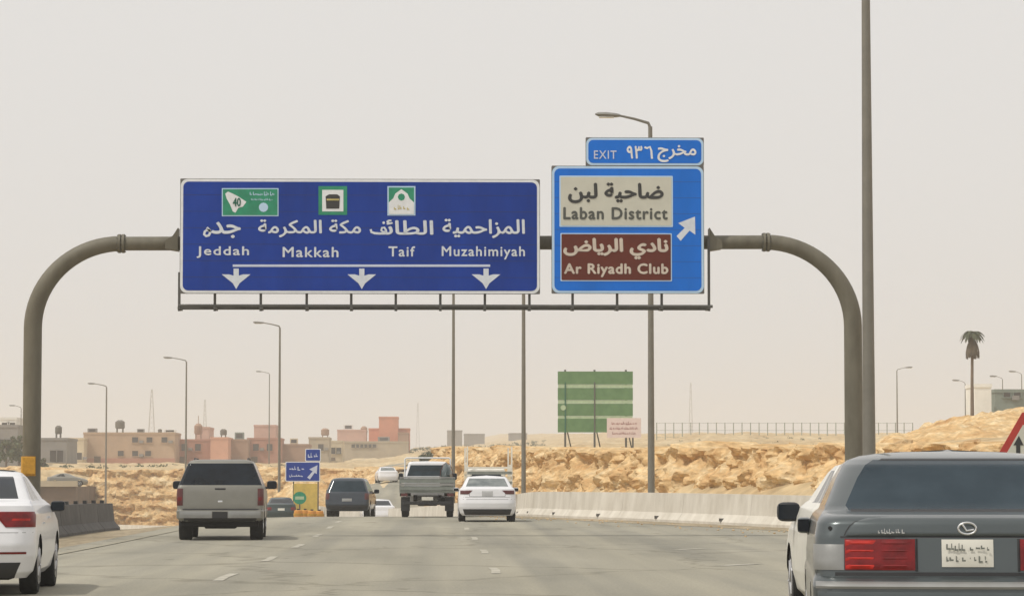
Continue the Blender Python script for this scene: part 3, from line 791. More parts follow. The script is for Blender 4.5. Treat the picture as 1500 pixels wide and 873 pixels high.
def lamp_px(xb, xt, ytop, d, r0, label, **k):
    p = P(xb, 700, d); q = P(xt, ytop, d); return lamp(p.x, d, H(p.x, d) - .1, q.z, r0, label, **k)
lamp(P(1273, 640, 64.7).x, 64.7, 0, 12.8, .15, 'tall lamp pole right beside the right gantry column, its top out of view')
lamp_px(954, 948, 186, 96.5, .118, 'lamp pole behind the exit sign with its head above the sign', arm=1.25)
lamp_px(767, 766, 300, 127, .105, 'lamp pole at the left end of the pale wall, top hidden by a sign')
lamp_px(664, 664, 330, 150, .10, 'lamp pole rising behind the flatbed pickup, top hidden by the blue sign')
lamp_px(409, 412, 480, 221, .115, 'lamp pole between the pewter car and the small blue sign', arm=1.5)
lamp_px(272, 274, 530, 267, .11, 'lamp pole above the pewter car with its head to the left', arm=1.6)
lamp_px(155, 156, 567, 314, .12, 'leftmost lamp pole, standing before the ochre rock cutting', arm=1.5)
lamp_px(394, 396, 548, 420, .10, 'faint far lamp pole just left of the one by the small blue sign', arm=1.4)
lamp_px(1315, 1315, 543, 330, .09, 'faint distant lamp pole right of the gantry column', arm=1.2, side=1)
lamp_px(30, 30, 598, 400, .09, 'distant lamp pole behind the left gantry column', arm=1.0)
for (x, yt, lab) in ((1415, 562, 'small far lamp pole left of the palm on the hill'), (1470, 556, 'small far lamp pole above the grey roof on the hill'), (1498, 549, 'small far lamp pole at the right edge of the hill')):
    lamp_px(x, x, yt, 330, .07, lab, arm=.8)

# ------------------------------------------------------------------ cars
def pch(keys, z):
    zs = [k[0] for k in keys]; return [float(np.interp(z, zs, [k[i] for k in keys])) for i in range(1, len(keys[0]))]

class Shell:
    """a body made of plan contours stacked in height. keys: (z, halfwidth, rear y, front y, rear corner r, front corner r)"""
    def __init__(s, keys, bow=.05, nz=46, zlist=None, fbow=.12):
        s.keys = keys; s.bow = bow; s.fbow = fbow
        zs = sorted({round(k[0], 4) for k in keys} | {round(q, 4) for q in np.linspace(keys[0][0], keys[-1][0], nz)} | set(zlist or []))
        out = [zs[0]]
        for q in zs[1:]:
            if q - out[-1] > .006 or q in {round(k[0], 4) for k in keys}: out.append(q)
        s.zs = out
    def rear(s, x, z):
        w, yr, yf, rr, rf = pch(s.keys, z); ax = min(abs(x), w * .9995); y = yr + s.bow * (ax / w) ** 2
        c = w - rr
        if ax > c: y += rr - math.sqrt(max(rr * rr - (ax - c) ** 2, 0))
        return Vector((math.copysign(ax, x) if x else 0, y, z))
    def half(s, z):
        w, yr, yf, rr, rf = pch(s.keys, z); p = []; c = w - rr
        for k in range(9): x = c * k / 8; p.append((x, yr + s.bow * (x / w) ** 2, 'r'))
        for k in range(1, 7):
            a = R(90 * k / 6); x = c + rr * math.sin(a); p.append((x, yr + s.bow * (min(x, w) / w) ** 2 + rr - rr * math.cos(a), 'c'))
        y0 = p[-1][1]; y1 = yf - rf - s.fbow
        for k in range(1, 37): p.append((w, y0 + (y1 - y0) * k / 36, 's'))
        for k in range(1, 6):
            a = R(90 * k / 5); p.append((w - rf + rf * math.cos(a), y1 + rf * math.sin(a), 'f'))
        xe = p[-1][0]
        for k in range(1, 7): x = xe * (1 - k / 6); p.append((x, y1 + rf + s.fbow * (1 - (x / max(xe, .01)) ** 2), 'F'))
        return p
    def build(s, root, bodymat, glasses, arches, name='body'):
        """glasses: list of (name, material, test(kind, idx, z, x, y)); arches: list of (y, z, r)"""
        V = []; meta = []
        for z in s.zs:
            h = s.half(z); full = [(x, y, k, i) for i, (x, y, k) in enumerate(h)] + [(-x, y, k, i) for i, (x, y, k) in reversed(list(enumerate(h)))][1:-1]
            V.append([(x, y, z) for x, y, k, i in full]); meta.append([(k, i) for x, y, k, i in full])
        n_ = len(V[0]); sets = {name: []}
        for g in glasses: sets[g[0]] = []
        for j in range(len(V) - 1):
            zc = (s.zs[j] + s.zs[j + 1]) / 2
            for i in range(n_):
                i2 = (i + 1) % n_; q = [V[j][i], V[j][i2], V[j + 1][i2], V[j + 1][i]]
                c = Vector([sum(p[a] for p in q) / 4 for a in range(3)])
                hit = False
                for ay, az, ar in arches:
                    if (c.y - ay) ** 2 + (c.z - az) ** 2 < ar * ar and abs(c.x) > .5 and meta[j][i][0] in 'scf': hit = True
                if hit: continue
                tgt = name; ki = min(meta[j][i][1], meta[j][i2][1]); kk = meta[j][i][0] if meta[j][i][1] >= meta[j][i2][1] else meta[j][i2][0]
                for g in glasses:
                    if g[2](kk, ki, zc, c.x, c.y): tgt = g[0]; break
                sets[tgt].append(q)
        top = [Vector(p) for p in V[-1]]; cen = sum(top, Vector()) / n_
        res = {}
        for nm, qs in sets.items():
            if not qs: continue
            bm = bmesh.new()
            for q in qs:
                vv = [bm.verts.new(p) for p in q]
                try: bm.faces.new(vv)
                except ValueError: pass
            if nm == name:
                vv = [bm.verts.new(p) for p in top]; cc = bm.verts.new(cen + Vector((0, 0, .012)))
                for i in range(n_): bm.faces.new((vv[i], vv[(i + 1) % n_], cc))
            bmesh.ops.remove_doubles(bm, verts=bm.verts, dist=.0006)
            if nm == name:
                for ay, az, ar in arches:
                    for a in bm.verts:
                        if a.is_boundary and abs(a.co.x) > .5 and a.co.z > s.zs[0] + .002:
                            dd = math.hypot(a.co.y - ay, a.co.z - az)
                            if .5 * ar < dd < 1.35 * ar: a.co.y = ay + (a.co.y - ay) * ar / dd; a.co.z = az + (a.co.z - az) * ar / dd
            bmesh.ops.recalc_face_normals(bm, faces=bm.faces)
            cn = sum((f_.normal.dot(f_.calc_center_median() - Vector((0, (V[0][0][1] + 2), .7))) * f_.calc_area() for f_ in bm.faces))
            if cn < 0: bmesh.ops.reverse_faces(bm, faces=bm.faces)
            me = bpy.data.meshes.new(nm); bm.to_mesh(me); bm.free()
            mt = bodymat if nm == name else [g[1] for g in glasses if g[0] == nm][0]
            onm = nm if nm == name else nm.split('#')[0]
            res[nm] = link_mesh(onm, me, mt, root, True)
        return res
    def patch(s, name, xb0, xb1, xt0, xt1, z0, z1, off, m, parent, nx=10, nz=5, th=.02, wf=None):
        """a raised panel lying on the rear surface"""
        bm = bmesh.new(); fr = []; bk = []
        for j in range(nz + 1):
            z = z0 + (z1 - z0) * j / nz; q = j / nz; a = xb0 + (xt0 - xb0) * q; b = xb1 + (xt1 - xb1) * q; r1 = []; r2 = []
            if wf: a, b = -wf(z), wf(z)
            for i in range(nx + 1):
                x = a + (b - a) * i / nx; p = s.rear(x, z)
                e = .01; pa = s.rear(x - e, z); pb = s.rear(x + e, z); t = (pb - pa); nrm = Vector((t.y, -t.x, 0))
                nrm = nrm.normalized() if nrm.length > 1e-6 else Vector((0, -1, 0))
                edge = 0 if (0 < i < nx and 0 < j < nz) else off * .5
                r1.append(bm.verts.new(p + nrm * (off - edge))); r2.append(bm.verts.new(p - nrm * th))
            fr.append(r1); bk.append(r2)
        for j in range(nz):
            for i in range(nx): bm.faces.new((fr[j][i], fr[j][i + 1], fr[j + 1][i + 1], fr[j + 1][i]))
        ring = lambda G: [G[0][i] for i in range(nx + 1)] + [G[j][nx] for j in range(1, nz + 1)] + [G[nz][i] for i in range(nx - 1, -1, -1)] + [G[j][0] for j in range(nz - 1, 0, -1)]
        A, B = ring(fr), ring(bk)
        for i in range(len(A)): bm.faces.new((A[i], B[i], B[(i + 1) % len(A)], A[(i + 1) % len(A)]))
        return obj(name, bm, m, parent, True)

def wheel(root, x, y, r, wd=.21, rim=True, spokes=5):
    sx = 1 if x > 0 else -1
    prof = [(.62, -.46), (.8, -.5), (.95, -.48), (1, -.38), (1, .38), (.95, .48), (.8, .5), (.62, .46)]
    bm = bmesh.new(); n_ = 28; rings = []
    for rr, o_ in prof: rings.append([bm.verts.new((o_ * wd, math.cos(k * 2 * math.pi / n_) * rr * r, math.sin(k * 2 * math.pi / n_) * rr * r)) for k in range(n_)])
    for a in range(len(prof)):
        for k in range(n_):
            if a < len(prof) - 1: bm.faces.new((rings[a][k], rings[a][(k + 1) % n_], rings[a + 1][(k + 1) % n_], rings[a + 1][k]))
    bm.faces.new(rings[0]); bm.faces.new(rings[-1][::-1])
    w_ = obj('wheel', bm, M['tyre'], root, True); w_.location = (x, y, r)
    if rim:
        bm = bmesh.new(); o_ = sx * wd * .40
        tube(bm, [(o_ - .02, 0, 0), (o_ + sx * .02 + .0, 0, 0)] if False else [(o_, 0, 0), (o_ + sx * .025, 0, 0)], r * .16, 14)
        for k in range(spokes):
            a = k * 2 * math.pi / spokes
            d_ = Vector((0, math.cos(a), math.sin(a))); tube(bm, [Vector((o_ + sx * .012, 0, 0)) + d_ * r * .1, Vector((o_ + sx * .014, 0, 0)) + d_ * r * .62], [r * .09, r * .07], 6)
        prv = None
        rg = [[bm.verts.new((o_ + e, math.cos(k * 2 * math.pi / n_) * q * r, math.sin(k * 2 * math.pi / n_) * q * r)) for k in range(n_)] for q, e in ((.66, sx * .022), (.58, sx * .03), (.56, -sx * .05))]
        for a in range(2):
            for k in range(n_): bm.faces.new((rg[a][k], rg[a][(k + 1) % n_], rg[a + 1][(k + 1) % n_], rg[a + 1][k]))
        obj('rim', bm, M['rim'], w_, True)
    return w_

def mirror_part(root, x, y, z, w_, h_, m, sx):
    bm = bmesh.new(); bmesh.ops.create_uvsphere(bm, u_segments=14, v_segments=10, radius=1)
    for a in bm.verts:
        c = a.co.copy(); f_ = lambda t, p: math.copysign(abs(t) ** p, t)
        a.co = Vector((x + sx * w_ / 2 + f_(c.x, .55) * w_ / 2, y + f_(c.y, .7) * .09, z + f_(c.z, .55) * h_ / 2))
    tube(bm, [Vector((x - sx * .1, y + .05, z - h_ * .35)), Vector((x + sx * w_ * .3, y + .02, z - h_ * .3))], .03, 8)
    mo = obj('mirror', bm, m, root, True)
    boxo('mirror_glass', min(x + sx * .02, x + sx * w_ * .95), max(x + sx * .02, x + sx * w_ * .95), y - .094, y - .088, z - h_ * .38, z + h_ * .38, M['glass_dark'], mo)
    return mo

def place(root, x, y, yaw, z=None):
    root.location = (x, y, H(x, y) if z is None else z); root.rotation_euler = (0, 0, yaw)

def car_base(name, label, cat, keys, bodym, wheels, wr, rear_glass, side_glass=None, glassm='glass_dark', bow=.05, ww=.21, track=None, group=None, rim=True):
    """rear_glass: (z0, z1, max index) ; side_glass: (z0, z1, [(i0, i1), ...])"""
    t = thing(name, label, cat, group=group)
    zl = [round(rear_glass[0], 4), round(rear_glass[1], 4)] if rear_glass else []
    sh = Shell(keys, bow, zlist=zl)
    gl_ = []
    if rear_glass:
        z0, z1, mi = rear_glass
        gl_.append(('rear_window', M[glassm], lambda k, i, z, x, y: k in 'rc' and i < mi and z0 < z < z1))
    if side_glass:
        a0, a1, rng = side_glass
        for q, (i0, i1) in enumerate(rng):
            for sx in (1, -1):
                gl_.append(('side_window#%d%d' % (q, sx), M['glass_dark'], (lambda i0, i1, sx: lambda k, i, z, x, y: k == 's' and i0 <= i - 15 < i1 and a0 < z < a1 and x * sx > 0)(i0, i1, sx)))
        gl_.append(('windscreen', M['glass_dark'], lambda k, i, z, x, y: k == 'F' and a0 < z < a1))
    W = max(k[1] for k in keys); zb = keys[0][0]
    sh.build(t, M[bodym], gl_, [(wy, wr, wr * 1.14) for wy in wheels])
    yf = max(k[3] for k in keys)
    tr = track or W - .12
    boxo('underbody', -(W - .30), W - .30, .25, yf - .3, zb - .02, min(zb + .45, .7), M['under'], t)
    for wy in wheels:
        boxo('axle_shroud', -(W - .05), W - .05, wy - wr * 1.05, wy + wr * 1.05, wr * .9, wr * 1.9, M['under'], t) if False else None
        for sx in (-1, 1): wheel(t, sx * tr, wy, wr, ww, rim)
    return t, sh

# --- steel grey saloon, right foreground
LX = [(.20, .80, .16, 4.75, .16, .3), (.26, .86, .06, 4.85, .18, .35), (.42, .90, .015, 4.93, .16, .35), (.60, .905, .0, 4.95, .16, .35), (.665, .905, .005, 4.94, .16, .35), (.695, .90, .045, 4.93, .14, .35),
      (.72, .892, .085, 4.9, .13, .35), (.80, .895, .10, 4.6, .12, .3), (.945, .89, .13, 4.1, .12, .3), (1.03, .875, .155, 3.75, .14, .3), (1.062, .86, .19, 3.6, .16, .25), (1.078, .845, .28, 3.5, .2, .2), (1.09, .83, .62, 3.42, .22, .2), (1.10, .82, .78, 3.36, .2, .2),
      (1.13, .81, .85, 3.3, .16, .2), (1.30, .735, 1.13, 2.95, .17, .2), (1.38, .69, 1.26, 2.75, .18, .2), (1.415, .65, 1.36, 2.6, .2, .2), (1.44, .58, 1.50, 2.5, .24, .2), (1.457, .48, 1.68, 2.4, .22, .2), (1.468, .34, 1.85, 2.3, .18, .2), (1.472, .2, 2.0, 2.2, .1, .1)]
t, sh = car_base('parked_car' if False else 'grey_saloon_car', 'steel grey saloon car filling the lower right corner, rear towards us', 'car', LX, 'lexus', (1.02, 3.85), .32, (1.105, 1.413, 9), (1.14, 1.39, [(4, 14), (16, 27)]), 'glass_blue', bow=.06)
LEX = t
lidw = lambda z: float(np.interp(z, [.957, .99, 1.015, 1.035, 1.05, 1.062, 1.07], [.705, .69, .672, .65, .62, .575, .50]))
sh.patch('boot_lid', -.70, .70, -.60, .60, .957, 1.07, .016, M['lexus'], t, 18, 9, wf=lidw)
sh.patch('rear_panel', -.42, .42, -.42, .42, .745, .945, .004, M['lexus'], t, 12, 4)
for sx in (-1, 1):
    b0, b1 = (-.715, -.30) if sx < 0 else (.30, .715)
    tl = sh.patch('tail_light', b0, b1, b0 if sx > 0 else b0 , b1, .755, .937, .016, M['red_light'], t, 12, 6)
    q = (-.90, -.72) if sx < 0 else (.72, .90)
    sh.patch('reversing_light', q[0] if sx < 0 else q[0], q[1], q[0], q[1], .755, .905, .012, M['clear_light'] if False else M['bumper_grey'], t, 8, 5)
    e = (-.71, -.53) if sx < 0 else (.53, .71)
    for zz in (.762, .806, .850, .894): sh.patch('light_segment', e[0], e[1], e[0], e[1], zz, zz + .036, .019, M['bright_red'], t, 8, 2, .005)
    e = (-.52, -.32) if sx < 0 else (.32, .52)
    for zz in (.762, .806, .850, .894): sh.patch('light_segment', e[0], e[1], e[0], e[1], zz, zz + .036, .019, M['red_light'], t, 8, 2, .005)
    sh.patch('light_divider', -.305 if sx < 0 else .29, -.29 if sx < 0 else .305, -.305 if sx < 0 else .29, -.29 if sx < 0 else .305, .75, .94, .018, M['black'], t, 2, 4)
sh.patch('shadow_gap', -.74, .74, -.74, .74, .943, .953, .004, M['black'], t, 16, 1)
sh.patch('shadow_gap', -.88, .88, -.88, .88, .722, .742, .002, M['black'], t, 16, 1)
sh.patch('bumper_trim', -.88, .88, -.88, .88, .648, .690, .016, M['bumper_grey'], t, 24, 3)
sh.patch('bumper_strip', -.87, .87, -.87, .87, .57, .63, .010, M['lexus'], t, 24, 3)
sh.patch('lower_bumper', -.84, .84, -.86, .86, .28, .50, .004, M['black'], t, 20, 3)
pl = sh.patch('licence_plate', -.15, .15, -.15, .15, .775, .935, .020, M['plate'], t, 6, 4)
yp = sh.rear(0, .85).y - .026
for _k, (za, zb2) in enumerate(((.868, .915), (.80, .845))):
    scribble(-.125, -.012, za, zb2, yp, M['plate_ink'], t, 20 + _k, 'plate_lettering'); scribble(.012, .125, za, zb2, yp, M['plate_ink'], t, 30 + _k, 'plate_lettering')
# round emblem and the badge lettering on the boot lid
bm = bmesh.new(); c = sh.rear(0, 1.0); n_ = 24
tube(bm, [c + Vector((.052 * math.cos(a * math.pi / 12), -.024, .034 * math.sin(a * math.pi / 12))) for a in range(25)], .0065, 6, False)
tube(bm, [c + Vector((-.028, -.026, .024)), c + Vector((-.004, -.026, -.014)), c + Vector((.038, -.026, -.008))], .0065, 6)
obj('emblem', bm, M['chrome'], t, True)
c = sh.rear(-.42, .985); scribble(-.52, -.35, .966, .998, c.y - .030, M['chrome'], t, 3, 'badge_lettering')
bm = bmesh.new(); c = sh.rear(-.80, 1.0); tube(bm, [c + Vector((0, -.012, 0)), c + Vector((0, .01, 0))], .012, 10)
obj('lock', bm, M['black'], t)
# chrome-dark window surround and high brake lamp
for sx in (-1, 1): mirror_part(t, sx * .87, 3.02, .98, .10, .11, M['lexus'], sx)
for (xa, xb, xc, xd, za, zb2) in ((-.66, .66, -.66, .66, 1.092, 1.108), (-.47, .47, -.45, .45, 1.408, 1.422)):
    sh.patch('window_trim', xa, xb, xc, xd, za, zb2, .006, M['black'], t, 14, 2)
for sx in (-1, 1):
    for za in (.957, .985, 1.013, 1.04):
        a, b = lidw(za) + .008, lidw(za + .028) + .008
        if sx < 0: sh.patch('shadow_gap', -a - .007, -a, -b - .007, -b, za, za + .028, .004, M['black'], t, 1, 2)
        else: sh.patch('shadow_gap', a, a + .007, b, b + .007, za, za + .028, .004, M['black'], t, 1, 2)
LEXYAW = R(-6.3)
place(t, 3.085, 17.5, LEXYAW, 0.0)

# --- generic smooth saloon
def saloon(label, bodym, style, group=None, glassm='glass_dark', rg=10, side=((3, 11), (12, 22))):
    K = [(.20, .78, .10, 4.35, .25, .4), (.27, .85, .05, 4.42, .28, .45), (.45, .895, .01, 4.5, .26, .5), (.58, .90, .0, 4.5, .25, .5), (.70, .90, .03, 4.42, .24, .5), (.82, .895, .07, 4.2, .22, .45), (.94, .88, .085, 3.75, .2, .4),
         (1.02, .85, .10, 3.4, .2, .3), (1.05, .82, .16, 3.25, .22, .3), (1.075, .80, .42, 3.15, .24, .3), (1.09, .78, .52, 3.08, .22, .3), (1.34, .65, 1.12, 2.5, .18, .3), (1.40, .60, 1.4, 2.3, .2, .3), (1.43, .50, 1.7, 2.15, .22, .3), (1.44, .38, 1.85, 2.05, .2, .2)]
    t, sh = car_base('car', label, 'car', K, bodym, (.92, 3.55), .325, (1.10, 1.36, rg), (1.07, 1.36, list(side)), glassm, bow=.10, group=group)
    return t, sh
# white saloon ahead in our lane
t, sh = saloon('clean white saloon car driving ahead beside the flatbed pickup', 'white_car', 0, glassm='glass_light')
for sx in (-1, 1):
    a = (-.84, -.46) if sx < 0 else (.46, .84)
    sh.patch('tail_light', *( (a[0], a[1] - .12) if sx < 0 else (a[0] + .12, a[1])), a[0], a[1], .86, .98, .014, M['dark_red_light'], t, 10, 4)
    mirror_part(t, sx * .86, 2.95, 1.0, .19, .13, M['white_car'], sx)
sh.patch('licence_plate', -.17, .17, -.17, .17, .80, .96, .012, M['clear_light'], t, 6, 3)
sh.patch('bumper_trim', -.70, .70, -.76, .76, .22, .40, .014, M['black'], t, 16, 4)
for xa in (-.56, .55): sh.patch('shadow_gap', xa, xa + .01, xa, xa + .01, .80, 1.04, .004, M['black'], t, 1, 4)
sh.patch('shadow_gap', -.56, .56, -.56, .56, .79, .80, .004, M['black'], t, 10, 1)
sh.patch('shadow_gap', -.86, .86, -.86, .86, .70, .708, .004, M['black'], t, 16, 1)
sh.patch('boot_crease', -.75, .75, -.75, .75, .765, .78, .006, M['bumper_grey'], t, 16, 1)
place(t, 1.49, 93.6, 0)
# white saloon, left foreground
t, sh = saloon('white saloon car cut off by the left edge with its red tail lamp showing', 'white_car', 1)
for sx in (-1, 1):
    a = (-.885, -.42) if sx < 0 else (.42, .885)
    sh.patch('tail_light', *((a[0], a[1] - .15) if sx < 0 else (a[0] + .15, a[1])), a[0], a[1], .78, .955, .018, M['red_light'], t, 14, 5)
    sh.patch('light_segment', *((-.85, -.62) if sx < 0 else (.62, .85)), *((-.85, -.62) if sx < 0 else (.62, .85)), .83, .90, .022, M['bright_red'], t, 8, 2, .004)
    sh.patch('fog_reflector', *((-.80, -.45) if sx < 0 else (.45, .80)), *((-.80, -.45) if sx < 0 else (.45, .80)), .475, .50, .012, M['red_light'], t, 8, 1)
    mirror_part(t, sx * .86, 2.95, 1.0, .18, .13, M['black'], sx)
sh.patch('licence_plate', -.2, .2, -.2, .2, .74, .86, .012, M['plate'], t, 6, 3)
sh.patch('bumper_trim', -.66, .66, -.74, .74, .20, .38, .014, M['black'], t, 16, 4)
sh.patch('shadow_gap', -.87, .87, -.87, .87, .715, .722, .004, M['bumper_grey'], t, 20, 1)
for z in (.86, .80):
    boxo('door_handle', .885, .915, 2.15 if z > .85 else 1.35, 2.33 if z > .85 else 1.53, z, z + .025, M['white_car'], t)
place(t, -5.49, 34.2, R(3.0))
# dusty white car ahead of the grey saloon
t, sh = saloon('dusty white car partly hidden behind the grey saloon, black mirror sticking out', 'dusty_white', 2, rg=12, side=((1, 11), (12, 22)))
for sx in (-1, 1): mirror_part(t, sx * .84, 2.9, .985, .22, .18, M['black'], sx)
place(t, 4.12, 25.4, R(-2.4)); t.scale = (1, 1, 1.02)
# small dark car in the dip
t, sh = saloon('small dark teal car low in the dip beside the blue roadside sign', 'teal_car', 3)
for sx in (-1, 1):
    a = (-.84, -.58) if sx < 0 else (.58, .84); sh.patch('tail_light', a[0], a[1], a[0], a[1], .68, .86, .014, M['red_light'], t, 6, 3)
sh.patch('licence_plate', -.2, .2, -.2, .2, .66, .80, .012, M['plate'], t, 4, 2)
place(t, P(412, 740, 180).x, 180, R(4))
# far pale cars
t, sh = saloon('tiny pale car far up the road between the dark SUV and the pickup', 'white_car', 4, glassm='glass_light')
place(t, P(569, 700, 268).x, 268, R(6))
t, sh = saloon('white car sunk in the dip right of the dark SUV, only its roof showing', 'white_car', 5)
place(t, P(556, 745, 163).x, 163, R(4))
t, sh = saloon('silver car on the raised side road at far left, seen from its side', 'silver', 6)
place(t, P(68, 700, 327).x, 327, R(-90 + 8), 1.15)

# --- pewter utility vehicle
TK = [(.42, .86, .10, 4.9, .12, .3), (.46, .93, .03, 5.0, .14, .3), (.50, .97, .0, 5.05, .12, .3), (.655, .975, .0, 5.08, .12, .3), (.675, .96, .06, 5.08, .10, .3), (.70, .965, .10, 5.05, .08, .3), (.95, .975, .11, 5.0, .08, .3), (1.10, .97, .12, 4.6, .08, .3), (1.18, .955, .13, 3.9, .08, .3),
      (1.215, .94, .14, 3.75, .08, .25), (1.70, .745, .32, 3.1, .10, .25), (1.77, .70, .38, 2.95, .12, .25), (1.80, .62, .46, 2.85, .15, .2), (1.81, .5, .6, 2.7, .15, .2)]
t, sh = car_base('utility_vehicle', 'pewter grey utility vehicle with dark rear window and chunky tyres', 'SUV', TK, 'silver', (1.05, 4.0), .39, (1.235, 1.725, 14), (1.25, 1.70, [(1, 9), (10, 17), (18, 27)]), 'glass_dark', bow=.03, ww=.30, track=.80)
sh.patch('tailgate', -.80, .80, -.80, .80, .715, 1.195, .010, M['silver'], t, 16, 8)
sh.patch('handle_strip', -.12, .12, -.12, .12, 1.13, 1.17, .022, M['black'], t, 4, 2)
sh.patch('emblem', -.05, .05, -.05, .05, .84, .89, .02, M['gold'] if False else M['chrome'], t, 3, 2)
for sx in (-1, 1):
    a = (-.965, -.835) if sx < 0 else (.835, .965)
    tl = sh.patch('tail_light', a[0], a[1], a[0], a[1], .78, 1.16, .014, M['dark_red_light'], t, 5, 6)
    sh.patch('light_segment', a[0] + .01, a[1] - .01, a[0] + .01, a[1] - .01, .86, 1.0, .018, M['red_light'], t, 4, 3, .004)
    mirror_part(t, sx * .98, 3.35, 1.24, .24, .20, M['black'], sx)
    w_ = (-.90, -.18) if sx < 0 else (.18, .90)
    sh.patch('bumper_bar', w_[0], w_[1], w_[0], w_[1], .50, .655, .018, M['bumper_grey'], t, 10, 3)
sh.patch('bumper_step', -.17, .17, -.17, .17, .50, .64, .008, M['black'], t, 4, 2)
sh.patch('licence_plate', -.17, .17, -.17, .17, .56, .67, .03, M['plate'], t, 4, 2) if False else None
sh.patch('shadow_gap', -.93, .93, -.93, .93, .675, .705, .004, M['black'], t, 16, 1)
sh.patch('lower_valance', -.92, .92, -.94, .94, .425, .50, .006, M['black'], t, 14, 2)
boxo('lower_guard', -.86, .86, .12, .3, .30, .44, M['under'], t, .02)
boxo('spare_wheel_carrier', -.36, .36, .35, .95, .26, .46, M['under'], t, .04)
tubeo('exhaust', [(.55, .2, .36), (.55, .6, .38)], .04, M['steel_dark'], t, 10)
boxo('rear_axle', -.75, .75, .98, 1.12, .33, .45, M['under'], t, .03)
for sx in (-1, 1): tubeo('roof_rail', [(sx * .6, .7, 1.80), (sx * .6, .8, 1.835), (sx * .6, 2.6, 1.84), (sx * .6, 2.75, 1.80)], .016, M['black'], t, 6)
place(t, P(322, 780, 67.5).x, 67.5, R(2.2))

# --- dark SUV
DK = [(.34, .80, .08, 4.3, .2, .3), (.40, .86, .03, 4.4, .2, .3), (.60, .90, .0, 4.45, .18, .3), (.85, .90, .04, 4.4, .16, .3), (1.02, .885, .07, 3.9, .15, .3), (1.08, .87, .09, 3.3, .15, .3), (1.55, .70, .36, 2.6, .15, .25), (1.63, .64, .46, 2.45, .18, .25), (1.67, .52, .6, 2.3, .2, .2), (1.68, .4, .7, 2.2, .2, .2)]
t, sh = car_base('sport_utility_vehicle', 'dark blue SUV driving ahead left of the flatbed pickup', 'SUV', DK, 'navy_car', (.95, 3.6), .36, (1.12, 1.55, 10), (1.12, 1.54, [(1, 8), (9, 16), (17, 26)]), 'glass_blue', bow=.05, ww=.26, track=.76)
for sx in (-1, 1):
    a = (-.88, -.72) if sx < 0 else (.72, .88); sh.patch('tail_light', a[0], a[1], a[0], a[1], .80, 1.05, .014, M['dark_red_light'], t, 5, 4)
    mirror_part(t, sx * .89, 3.0, 1.12, .22, .18, M['black'], sx)
sh.patch('tailgate_recess', -.28, .28, -.36, .36, .82, .98, .008, M['bumper_grey'] if False else M['navy_car'], t, 6, 3)
sh.patch('licence_plate', -.2, .2, -.2, .2, .72, .84, .02, M['bumper_grey'], t, 4, 2)
sh.patch('bumper_trim', -.8, .8, -.84, .84, .38, .56, .02, M['black'], t, 12, 3)
place(t, P(508, 740, 123).x, 123, R(-3))

# --- flatbed pickup
t = thing('flatbed_pickup', 'grey green flatbed pickup truck with white cab roof seen from behind', 'truck')
CB = [(.5, .78, 2.35, 4.9, .08, .2), (.9, .86, 2.33, 4.95, .08, .2), (1.1, .87, 2.33, 4.3, .08, .2), (1.35, .86, 2.33, 3.9, .08, .2), (1.92, .70, 2.42, 3.4, .1, .2), (1.97, .66, 2.46, 3.35, .1, .2), (1.99, .5, 2.6, 3.2, .1, .2)]
shc = Shell(CB, .02, zlist=[1.42, 1.86])
shc.build(t, M['white_car'], [('rear_window', M['glass_blue'], lambda k, i, z, x, y: k in 'r' and i < 8 and 1.42 < z < 1.86), ('side_window', M['glass_dark'], lambda k, i, z, x, y: k == 's' and 3 < i - 15 < 30 and 1.4 < z < 1.86)], [], name='cab')
boxo('load_bed', -.99, .99, .02, 2.28, .86, .96, M['truck_grey'], t)
for z0, z1, m in ((.965, 1.10, 'truck_grey'), (1.115, 1.20, 'bumper_grey'), (1.215, 1.36, 'truck_grey'), (1.375, 1.42, 'bumper_grey')):
    boxo('tailgate_board', -.98, .98, -.02 if m == 'truck_grey' else -.035, .03, z0, z1, M[m], t)
for sx in (-1, 1):
    boxo('side_board', min(sx * .95, sx * .99), max(sx * .95, sx * .99), .04, 2.28, .965, 1.40, M['truck_grey'], t)
    boxo('tail_light', min(sx * .70, sx * .93), max(sx * .70, sx * .93), -.02, .04, .74, .84, M['dark_red_light'], t, .01)
    boxo('mudflap', min(sx * .62, sx * .94), max(sx * .62, sx * .94), .40, .43, .22, .72, M['black'], t)
    boxo('chassis_rail', min(sx * .38, sx * .50), max(sx * .38, sx * .50), .1, 4.3, .56, .78, M['under'], t)
    mirror_part(t, sx * .90, 3.9, 1.45, .17, .26, M['black'], sx)
    for wy in (1.0, 4.0): wheel(t, sx * .80, wy, .36, .24)
    boxo('wheel_guard', min(sx * .6, sx * .98), max(sx * .6, sx * .98), .5, 1.5, .74, .85, M['under'], t)
for k in range(4):
    boxo('headboard_bar', -.86, .86, 2.24, 2.28, 1.42 + k * .17, 1.46 + k * .17, M['white_car'], t) if k in (0, ) else None
bm = bmesh.new()
for sx in (-1, 1): tube(bm, [(sx * .82, 2.26, .96), (sx * .82, 2.26, 2.07), (sx * .76, 2.26, 2.11)], .028, 8)
tube(bm, [(-.78, 2.26, 2.11), (.78, 2.26, 2.11)], .028, 8)
obj('headboard_frame', bm, M['white'], t, True)
boxo('rear_bumper', -.85, .85, -.03, .06, .44, .56, M['black'], t, .02)
boxo('licence_plate', -.2, .2, -.05, -.032, .60, .72, M['plate'], t)
boxo('fuel_tank', .45, .8, 1.7, 2.3, .4, .7, M['under'], t, .03)
boxo('spare_tyre_cradle', -.36, .36, .5, 1.2, .40, .55, M['under'], t, .05)
place(t, P(626, 740, 106.5).x, 106.5, 0)
lg = thing('cargo_load', 'dark tarpaulin bundle loaded on the right side of the flatbed pickup', 'cargo')
bm = bmesh.new(); bmesh.ops.create_icosphere(bm, subdivisions=3, radius=1)
